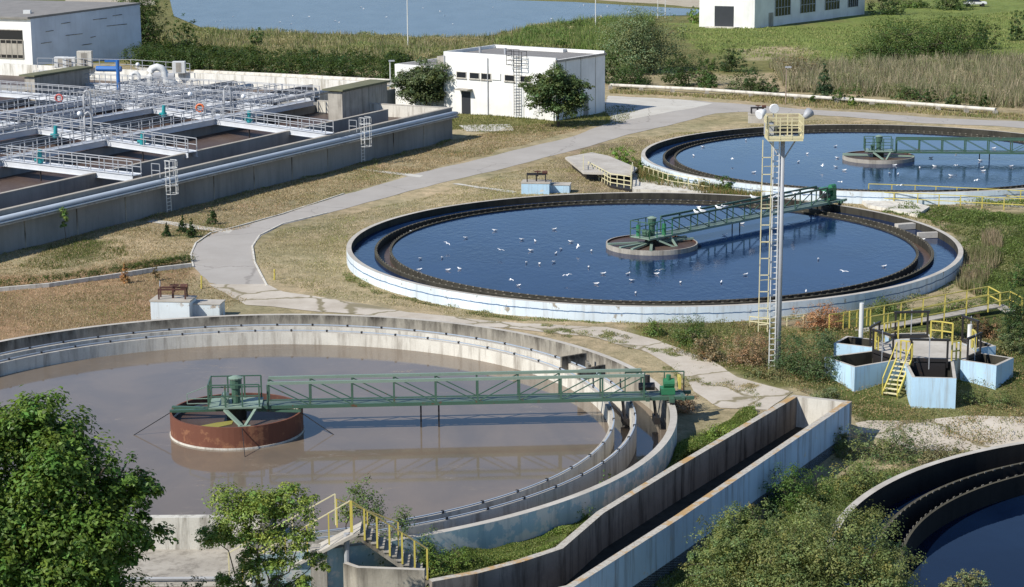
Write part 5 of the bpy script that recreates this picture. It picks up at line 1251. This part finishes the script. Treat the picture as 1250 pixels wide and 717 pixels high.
shrub(1072, 74, 56, 34, (.075, .105, .036), 'paler bush at the left flank of the wide field bushes', nb=4)
shrub(1204, 60, 34, 34, (.035, .06, .018), 'dark round bush right of the wide field bushes', nb=3)
shrub(1247, 50, 28, 40, (.06, .09, .03), 'bush cut by the right edge at the top of the field', nb=3)
shrub(988, 24, 26, 26, (.035, .055, .02), 'dark bush covering the wall between two hall windows', nb=3)
shrub(1078, 18, 44, 30, (.04, .065, .022), 'dark bush at the far end of the white hall', nb=4)
shrub(1160, 12, 50, 22, (.045, .075, .02), 'dark bush beside the parked car', nb=4)
shrub(1110, 10, 40, 20, MG, 'green bush between the hall and the parked car', nb=3)
grass('reeds', [(940, 80), (1000, 84), (1250, 76), (1500, 80), (1600, 150), (1250, 134), (1180, 128), (1050, 117), (960, 112)], 60000, 1.35, [(.33, .28, .19), (.26, .23, .15), (.20, .20, .11), (.14, .16, .07), (.29, .24, .17)], wpx=1.0, clumpy=.9, lean=.7, hv=.7)
weeds('reeds', [(940, 80), (1000, 84), (1250, 76), (1500, 80), (1600, 150), (1250, 132), (1180, 126), (1050, 116), (960, 110)], 110000, 1.7, [(.12, .14, .06), (.18, .18, .09), (.25, .22, .14), (.30, .25, .17), (.24, .20, .13)], 1.7, freq=.45, cover=1.0, spiky=.5)
grass('field_grass', [(820, 34), (1000, 34), (1250, 14), (1500, 10), (1500, 84), (1250, 78), (1000, 80), (860, 66)], 50000, .22, [(.20, .24, .08), (.17, .21, .06), (.25, .25, .10)], wpx=1.4, clumpy=.8)
grass('field_grass', [(745, 110), (1000, 122), (1250, 140), (1500, 150), (1500, 168), (1250, 147), (1000, 132), (870, 120), (745, 114)], 16000, .25, [(.24, .22, .09), (.32, .25, .14), (.16, .18, .06)], wpx=1.2)
# lawn tufts
grass('dry_grass', [(310, 310), (345, 278), (520, 240), (760, 170), (1000, 146), (1250, 165), (1250, 240), (820, 392), (560, 385), (430, 370), (330, 345)], 90000, .09, [(.42, .35, .22), (.34, .28, .16), (.23, .21, .10), (.48, .40, .27)], wpx=.9, clumpy=.55, lean=1.5)
grass('dry_grass', [(0, 310), (550, 172), (640, 152), (740, 150), (590, 190), (420, 236), (240, 295), (236, 330), (250, 350), (300, 365), (250, 398), (100, 402), (-80, 430), (-80, 330)], 110000, .10, [(.42, .33, .21), (.33, .25, .15), (.21, .19, .09), (.40, .29, .19)], wpx=1.0, clumpy=.5, lean=1.5)
grass('green_grass', [(470, 130), (780, 130), (765, 150), (640, 165), (480, 155)], 16000, .16, [(.12, .14, .04), (.18, .17, .06), (.08, .11, .025)], wpx=1.0)
grass('green_grass', [(20, 325), (60, 300), (140, 290), (160, 312), (60, 330)], 5000, .12, [(.13, .14, .04), (.10, .13, .03)], wpx=1.0, clumpy=.6)
# clipped hedge row on the left lawn
hx = []
pts = [(-60, 358), (60, 347), (140, 336), (190, 327), (232, 320)]
for i in range(60):
    f = i/59*(len(pts)-1.001); a = int(f); t = f-a; q = un(pts[a][0]*(1-t)+pts[a+1][0]*t, pts[a][1]*(1-t)+pts[a+1][1]*t, 0); hx.append((q[0], q[1]+.15, .3, .42, .3, .30+.12*rng.random()*(1 if i < 45 else .3)))
hl = empty('hedge', (float(hx[30][0]), float(hx[30][1]), 0), 'low clipped green hedge on the dry lawn at left', 'hedge')
C, N, T = crown_pts(hx, 9000, 14, .35, .5, .3, (.075, .105, .025)); leaf_mesh(C, .09*(.7+.6*rng.random(len(C))), N, T, .6, 'foliage', hl)
# thujas and small plants
for px, py, w_, h_, cl, lb in ((204, 289, 11, 19, (.028, .05, .015), 'small dark conifer leftmost of the four by the road bend'), (223, 284, 12, 22, (.028, .052, .016), 'small dark conifer second from left by the road bend'),
                         (234, 290, 13, 24, (.030, .055, .015), 'tallest front conifer by the road bend'), (260, 274, 15, 22, (.045, .07, .02), 'greener conifer standing apart right of the other three')):
    shrub(px, py, w_, h_, cl, lb, 'conifer', n=1500, nb=4, cone=True, leafpx=1.6)
shrub(153, 346, 13, 26, (.30, .17, .07), 'withered orange brown conifer by the low hedge', 'dead_conifer', n=1300, nb=4, cone=True, leafpx=1.6, cat='conifer')
shrub(190, 343, 12, 24, (.12, .10, .045), 'thin half dry young bush right of the withered conifer', n=500, nb=4, cone=True, leafpx=1.6)
sx, sy = un(80, 296, 0)
tree('sapling', 'thin bright green sapling against the grey basin wall', 'sapling', (sx, sy, 0), 1.2, [(0, 0, 1.9, .28, .28, .75), (-.05, 0, 1.3, .22, .2, .3)], 900, .11, (.14, .20, .05), tr=.03, clump=.4)
# around the far pit and tank
shrub(760, 201, 32, 24, (.11, .18, .03), 'bright green bush left of the farthest tank', nb=4)
shrub(788, 212, 22, 14, (.10, .16, .03), 'small bright bush touching the farthest tank wall', nb=3)
shrub(888, 236, 34, 22, (.055, .10, .022), 'green bush in front of the farthest tank wall', nb=4)
shrub(856, 236, 24, 18, (.11, .12, .04), 'weedy bush behind the thin yellow railing', nb=3)
shrub(818, 226, 22, 14, (.10, .13, .04), 'low weedy bush at the left part of the thin yellow railing', nb=3)
grass('weeds', [(770, 206), (800, 214), (900, 238), (930, 240), (925, 246), (860, 240), (780, 226)], 9000, .6, [(.12, .15, .04), (.26, .18, .08), (.08, .12, .03)], wpx=1.1)
def ringpoly(c, r0, r1, a0, a1, n=40):
    return [(c[0]+r1*math.cos(R_(a0+(a1-a0)*i/n)), c[1]+r1*math.sin(R_(a0+(a1-a0)*i/n))) for i in range(n+1)]+[(c[0]+r0*math.cos(R_(a1-(a1-a0)*i/n)), c[1]+r0*math.sin(R_(a1-(a1-a0)*i/n))) for i in range(n+1)]
WC = [(.12, .15, .05), (.22, .20, .10), (.09, .12, .035), (.30, .25, .15)]
weeds('wall_weeds', None, 9000, .32, WC, 1.5, poly=ringpoly(TA, RO, RO+.9, 195, 330), freq=.8, cover=.25)
weeds('wall_weeds', None, 7000, .3, WC, 1.4, poly=ringpoly(TC, RO, RO+.9, 20, 165), freq=.8, cover=.25)
weeds('wall_weeds', None, 5000, .3, WC, 1.4, poly=ringpoly(TB, RO, RO+1.0, 170, 250), freq=.8, cover=.3)
weeds('wall_weeds', None, 6000, .22, WC, 1.3, poly=[q2(-75, -.15), q2(0, -.15), q2(0, -.9), q2(-75, -.9)], freq=.7, cover=.2)
weeds('path_weeds', [(560, 390), (740, 401), (800, 415), (880, 450), (960, 482), (930, 500), (840, 478), (780, 428), (640, 405)], 9000, .16, WC, 1.3, freq=1.2, cover=-.15)
weeds('lawn_weeds', [(310, 310), (345, 278), (520, 240), (760, 170), (1000, 146), (1250, 165), (1250, 240), (820, 392), (560, 385), (430, 370), (330, 345)], 26000, .12, [(.30, .27, .14), (.20, .20, .08), (.14, .16, .06)], 1.2, freq=.35, cover=.1)
weeds('lawn_weeds', [(0, 310), (550, 172), (640, 152), (740, 150), (590, 190), (420, 236), (240, 295), (236, 330), (250, 350), (300, 365), (250, 398), (100, 402), (-80, 430), (-80, 330)], 26000, .12, [(.30, .24, .14), (.20, .19, .08), (.14, .16, .06), (.33, .22, .13)], 1.2, freq=.35, cover=.1)
# right bank
weeds('reeds', [(960, 96), (1250, 100), (1600, 110), (1600, 150), (1250, 134), (1180, 128), (1050, 117), (960, 112)], 30000, 1.2, [(.12, .14, .055), (.22, .20, .12), (.28, .24, .16), (.10, .13, .045)], 1.8, freq=.5)
weeds('tall_grass', [(1070, 262), (1120, 254), (1250, 262), (1600, 275), (1600, 430), (1250, 372), (1195, 376), (1170, 330), (1175, 300), (1130, 268)], 149500, .75, [(.085, .12, .03), (.11, .145, .04), (.065, .095, .024), (.16, .16, .07)])
weeds('tall_grass', [(1060, 242), (1100, 226), (1250, 218), (1500, 216), (1500, 262), (1250, 254), (1120, 247)], 34500, .6, [(.11, .15, .04), (.15, .18, .05)])
grass('dry_weeds', [(1165, 320), (1215, 290), (1225, 300), (1200, 365), (1168, 352)], 5000, .7, [(.30, .23, .16), (.24, .20, .12), (.14, .15, .06)], wpx=1.0, clumpy=1.0)
# weeds around mast and splitter
weeds('tall_grass', [(770, 402), (860, 394), (1000, 402), (1060, 405), (1130, 400), (1250, 385), (1600, 390), (1600, 530), (1250, 516), (1130, 512), (1040, 498), (968, 478), (920, 462), (860, 440), (800, 416)], 126499, .42, [(.13, .13, .05), (.09, .11, .032), (.26, .19, .10), (.17, .17, .08)])
for a in ((845, 420, 70, 36, (.075, .11, .028), 'bushy green weeds left of the light mast', 5), (800, 408, 50, 20, (.10, .14, .035), 'low green weeds near the middle tank wall', 4),
          (905, 446, 60, 46, (.23, .16, .095), 'dry brown bush left of the light mast foot', 5), (870, 440, 40, 34, (.19, .145, .085), 'dry thin bush behind the cracked path', 4),
          (935, 462, 40, 20, (.13, .14, .06), 'low mixed weeds at the foot of the light mast', 3), (1000, 400, 62, 34, (.30, .16, .085), 'reddish brown dry bush right of the light mast', 6),
          (985, 460, 74, 58, (.062, .095, .036), 'dense grey green bush right of the mast foot', 7), (1012, 428, 40, 30, (.10, .13, .06), 'pale grey green bush behind the left blue box', 4),
          (1010, 492, 46, 24, (.12, .145, .07), 'pale low bush by the trough end', 4), (1248, 416, 50, 66, (.035, .062, .02), 'dark dense shrub at the right edge by the railing end', 5),
          (1246, 350, 30, 30, (.05, .09, .022), 'green shrub at the right edge above the railing', 4), (1235, 430, 40, 40, (.10, .12, .05), 'olive weeds right of the blue boxes', 4),
          (1215, 500, 60, 26, (.10, .13, .045), 'low weeds below the right blue box', 5), (1205, 410, 46, 26, (.20, .13, .07), 'brownish weeds behind the right blue box', 4),
          (1090, 380, 70, 18, (.08, .11, .03), 'green weeds at the foot of the middle tank wall', 5), (1180, 380, 60, 16, (.09, .12, .03), 'green weeds along the far side of the walkway', 4)):
    shrub(a[0], a[1], a[2], a[3], a[4], a[5], 'weed_bush' if 'weed' in a[5] or 'dry' in a[5] else 'bush', nb=a[6], shell=.3, leafpx=1.9, cat='bush')
# strip between trough and brown tank
weeds('tall_grass', [(850, 540), (905, 500), (925, 512), (800, 585), (722, 630), (676, 668), (630, 684), (525, 706), (505, 690), (530, 655), (600, 640), (700, 608), (790, 560)], 59799, .38, [(.12, .17, .035), (.09, .14, .03), (.17, .19, .06), (.07, .11, .025)])
shrub(540, 690, 70, 26, (.11, .16, .035), 'bright weeds at the foot of the footbridge steps', 'weed_bush', nb=5, shell=.3, cat='bush')
shrub(700, 630, 60, 22, (.10, .15, .035), 'bright weeds between the trough and the brown tank wall', 'weed_bush', nb=5, shell=.3, cat='bush')
shrub(742, 603, 14, 34, (.10, .15, .05), 'single tall leafy weed by the teal tank wall', 'weed_bush', n=500, nb=3, cat='bush')
shrub(842, 502, 44, 32, (.26, .18, .12), 'dry brown brush at the right rim of the brown tank', 'weed_bush', nb=4, shell=.3, cat='bush')
shrub(880, 530, 60, 18, (.12, .17, .035), 'low bright weeds along the upper trough wall', 'weed_bush', nb=4, shell=.3, cat='bush')
# low ground right of the trough
weeds('tall_grass', [(1040, 540), (1120, 546), (1200, 548), (1250, 540), (1080, 600), (1030, 640), (1000, 720), (700, 720), (830, 645), (960, 580)], 57499, .55, [(.11, .15, .04), (.18, .18, .07), (.08, .12, .03), (.14, .17, .06)])
for a in ((975, 622, 84, 64, (.050, .090, .020), 'dark green bush against the pale blue trough wall', 6), (1050, 600, 70, 44, (.135, .165, .055), 'yellow green weeds above the dark corner tank', 6),
          (1080, 560, 90, 46, (.10, .13, .05), 'grey green bush between trough end and path', 6), (1150, 560, 70, 24, (.15, .145, .075), 'dry olive weeds above the corner tank rim', 5),
          (1010, 560, 50, 40, (.12, .14, .065), 'pale thistle bush right of the trough end', 4)):
    shrub(a[0], a[1], a[2], a[3], a[4], a[5], 'weed_bush' if 'weed' in a[5] else 'bush', nb=a[6], shell=.35, leafpx=2.3, cat='bush')
# big foreground shrub
def bigshrub(px, py, z, w_, h_, nb, n, leaf, col, label, kind='bush', depth=.5, **kw):
    x, y = un(px, py, z); s = ppm(y); W_ = w_/s; H_ = h_/s; bl = []
    for i in range(nb):
        t = (i+.5)/nb*2-1; r = W_*(.16+.05*rng.random()); hz = H_*(.62-.28*t*t)*(.85+.25*rng.random()); bl.append((t*W_*.36, rng.normal()*W_*.09, hz*.72, r, r*.9, hz*.45))
        bl.append((t*W_*.30+rng.normal()*.3, -W_*.12, hz*.4, r, r*.9, hz*.4))
    return tree(kind, label, 'bush', (x, y, z), H_*.2, bl, n, leaf, col, None, tr=.08, **kw)
bigshrub(978, 745, -1.4, 310, 190, 8, 85000, .095, (.125, .150, .052), 'big olive green shrub filling the bottom beside the corner tank', clump=.30, shell=.5, var=.32, per=40, low=True, sub=9)
bigshrub(1178, 745, -1.4, 80, 80, 3, 5000, .085, (.15, .16, .07), 'small sparse shrub at the bottom right in front of the dark water', clump=.2, shell=.3)
bigshrub(915, 735, -1.4, 150, 185, 4, 30000, .095, (.110, .140, .048), 'tall olive bush against the lower part of the pale blue trough wall', clump=.3, shell=.5, per=40, low=True, sub=7)
# ---- near left trees
def near_tree(name, label, px, py_top, dist, zbase, blobs, n, leaf, col, tr, **kw):
    d = dist; x = (px-625)/FPX*math.hypot(d, 20)*1.0
    return tree(name, label, 'tree', (x, d, zbase), kw.pop('th', 3), blobs, n, leaf, col, None, tr=tr, **kw)
rng = np.random.default_rng(29)
B0 = (-17.6, 68.0, -2.5)
tree('leafy_tree', 'big dark leafy tree filling the lower left corner', 'tree', B0, 5.5,
     [(0.2, 0, 8.6, 3.0, 2.8, 2.6), (-2.2, .3, 9.6, 2.6, 2.6, 2.9), (2.3, -.2, 9.6, 1.9, 1.9, 2.1), (3.6, .2, 8.7, 1.35, 1.6, 1.5), (3.3, .1, 7.0, 1.6, 1.8, 1.5),
      (1.4, -.8, 6.2, 2.4, 2.0, 1.9), (-1.6, -1.0, 7.0, 2.6, 2.2, 2.4), (.9, .6, 10.6, 1.8, 1.8, 1.7), (-1.6, .2, 11.2, 1.5, 1.6, 1.3), (3.2, -.5, 5.2, 1.4, 1.5, 1.1), (1.6, 0, 8.0, 2.4, 2.2, 2.2), (2.6, -.4, 6.6, 2.0, 1.8, 1.6), (.5, 0, 5.0, 2.6, 2.0, 1.4), (3.9, 0, 7.4, .9, 1.0, .9)],
     78000, .20, (.080, .132, .024), None, .32, .34, 34, .45, .38, .5, sub=11)
tree('young_tree', 'small light green tree in front of the pale inlet wall', 'tree', (-9.3, 71.0, -2.5), 3.6,
     [(-.9, 0, 6.9, 1.15, 1.0, 1.2), (.1, .2, 7.5, .9, .9, .9), (1.3, 0, 7.2, .95, .9, 1.05), (-1.7, .1, 6.0, .75, .8, .7), (.2, -.2, 6.2, 1.1, .9, .8), (1.6, -.1, 6.2, .7, .7, .7), (-.5, -.3, 5.2, .8, .7, .6), (.9, -.2, 5.2, .7, .6, .5), (2.0, 0, 5.2, .5, .5, .5), (-1.2, 0, 4.3, .7, .6, .6), (.3, 0, 4.0, .8, .6, .7), (1.4, 0, 4.2, .6, .5, .5)],
     24000, .115, (.155, .205, .045), None, .06, .36, 24, .3, .30, .55, sub=6)
for a in ((190, 808, 190, 165, (.060, .095, .022), 'dark tangle of bushes under the big leafy tree', 5), (310, 808, 130, 150, (.085, .125, .03), 'leafy weeds below the small light green tree', 5),
          (398, 806, 60, 110, (.07, .12, .028), 'ivy green climber at the foot of the footbridge piers', 4), (465, 772, 95, 100, (.05, .08, .02), 'dark leafy undergrowth in the shade beneath the footbridge steps', 4)):
    bigshrub(a[0], a[1], -2.5, a[2], a[3], a[6], 16000, .11, a[4], a[5], clump=.3, shell=.3, per=24, low=True, sub=5)
tree('tall_weed', 'tall thin weeds behind the yellow footbridge railing', 'weed', (-5.9, 78.2, -1.0), 1.5, [(-.3, 0, 3.4, .5, .4, 1.2), (.2, .1, 3.0, .5, .4, 1.2), (1.4, 0, 2.6, .45, .4, 1.1), (2.4, 0, 1.6, .5, .4, .9), (.5, 0, 1.5, 1.2, .5, 1.0)], 3500, .10, (.08, .12, .035), None, .03, .4, 10, .2)
tree('tall_weed', 'wiry tall weed rising above the left side of the footbridge', 'weed', (-6.8, 78.4, -1.0), 2.6, [(.3, 0, 4.1, .35, .3, .5), (.9, 0, 4.5, .35, .3, .25), (0, 0, 3.0, .4, .3, .9)], 500, .10, (.10, .15, .04), None, .03, .4, 8, .2)

# ================================================================== gulls
def gull(floating=True):
    root = bpy.data.objects.new('gull', None)
    mb = MB(); prof = [(-.24, .02, 0), (-.16, .05, .01), (0, .085, 0), (.12, .075, .02), (.19, .05, .07), (.25, .048, .11), (.29, .025, .105), (.34, .006, .09)]
    if floating:
        mb.tube([(p[0], 0, p[2]+.06) for p in prof], [p[1] for p in prof], 8)
        mb.m = 1; mb.tube([(-.3, .03, .1), (0, .075, .11), (.1, .06, .1)], [.01, .035, .02], 5); mb.tube([(-.3, -.03, .1), (0, -.075, .11), (.1, -.06, .1)], [.01, .035, .02], 5)
    else:
        mb.tube([(p[0], 0, p[2]*.3) for p in prof], [p[1]*.8 for p in prof], 8)
        for s in (-1, 1):
            V = [(.09, .04*s, .03), (-.09, .04*s, .03), (-.06, .33*s, .14), (.10, .32*s, .15), (-.16, .62*s, .05), (-.08, .64*s, .05)]
            V2 = [(x, y, z-.018) for x, y, z in V]; mb.add(V+V2, [(0, 1, 2, 3), (3, 2, 4, 5), (9, 8, 7, 6), (11, 10, 8, 9), (0, 3, 9, 6), (3, 5, 11, 9), (1, 7, 8, 2), (2, 8, 10, 4)])
    me = bpy.data.meshes.new('gull'); me.from_pydata(mb.V, [], mb.F); me.materials.append(M['feather']); me.materials.append(M['feather_grey'])
    me.polygons.foreach_set('material_index', mb.M); me.update(); return me
g1m, g2m = gull(True), gull(False)
def put_gull(px, py, z, fly, label, group, s=1.25):
    s *= .42 if fly else .53
    p = P3(px, py, z); o = bpy.data.objects.new('gull', g2m if fly else g1m); COL.objects.link(o); o.location = p
    o.rotation_euler = (rng.normal()*.15 if fly else 0, rng.normal()*.1 if fly else 0, rng.random()*6.28); o.scale = (s,)*3; tag(o, label, 'gull', group)
GA = [(302,188),(435,219),(502,211),(608,184),(706,217),(754,223),(823,180),(627,242),(337,287),(416,283),(333,327),(437,328),(479,324),(667,351),(693,384),(739,257),(829,268),(848,252),(884,225),(909,229),(958,258),(722,301),(769,305),(822,299),(948,317),(869,334),(1001,341),(1091,342),(976,378),(1106,366),(1119,411),(1206,316),(1195,342)]
GA2 = [(238,345),(150,373),(2,373),(503,288),(595,320),(741,315),(458,407),(225,160),(162,200),(885,217)]
GB = [(84,535),(50,567),(190,578),(240,510),(268,628),(430,590),(462,560),(518,602),(565,533),(572,575),(567,608),(597,620),(584,662),(760,590),(780,602),(762,632),(792,635),(800,674),(871,612),(912,575),(925,606),(1003,560),(1003,602),(985,640),(1092,585),(1098,612),(1102,623),(1077,656),(1140,540),(1203,606)]
for i, (a, b) in enumerate([(400+x/2.976, 220+y/2.976) for x, y in GA]+[(830+x/2.976, 220+y/2.976) for x, y in GA2]):
    fly = i % 6 == 1
    put_gull(a, b+(0 if not fly else 4), .6 if not fly else 1.0, fly, 'white gull flying low over the middle blue tank' if fly else 'white gull floating on the water of the middle blue tank', 'gulls flying over the middle tank' if fly else 'gulls floating on the middle tank')
for i, (a, b) in enumerate([(830+x/2.976, y/2.976) for x, y in GB]):
    fly = i % 5 == 2
    put_gull(a, b, .6 if not fly else 1.0, fly, 'white gull flying over the farthest blue tank' if fly else 'white gull floating on the farthest blue tank', 'gulls flying over the farthest tank' if fly else 'gulls floating on the farthest tank', 1.35)
Ut = Vector((math.cos(R_(45)), math.sin(R_(45)), 0))
for s in (4.3, 5.0, 5.9, 6.9, 7.6, 12.4, 13.6, 16.0):
    p = Vector((TA[0], TA[1], 0))+Ut*s+Vector((.39, -.39, 1.3+1.22+.05))*1; o = bpy.data.objects.new('gull', g1m); COL.objects.link(o); o.location = (p.x-.78, p.y+.78, p.z) if s in (5.9, 12.4) else p
    o.rotation_euler = (0, 0, rng.random()*6.28); o.scale = (1.15,)*3; tag(o, 'white gull perched on the top chord of the middle green bridge', 'gull', 'gulls perched on the bridge')
for _ in range(34):
    px = rng.uniform(260, 800); py = rng.uniform(6, 30); q = un(px, py, .07)
    if inpoly(np.array([q[0]]), np.array([q[1]]), pond)[0]: put_gull(px, py, .08, False, 'tiny white bird floating on the far pond', 'birds floating on the far pond', 1.3)
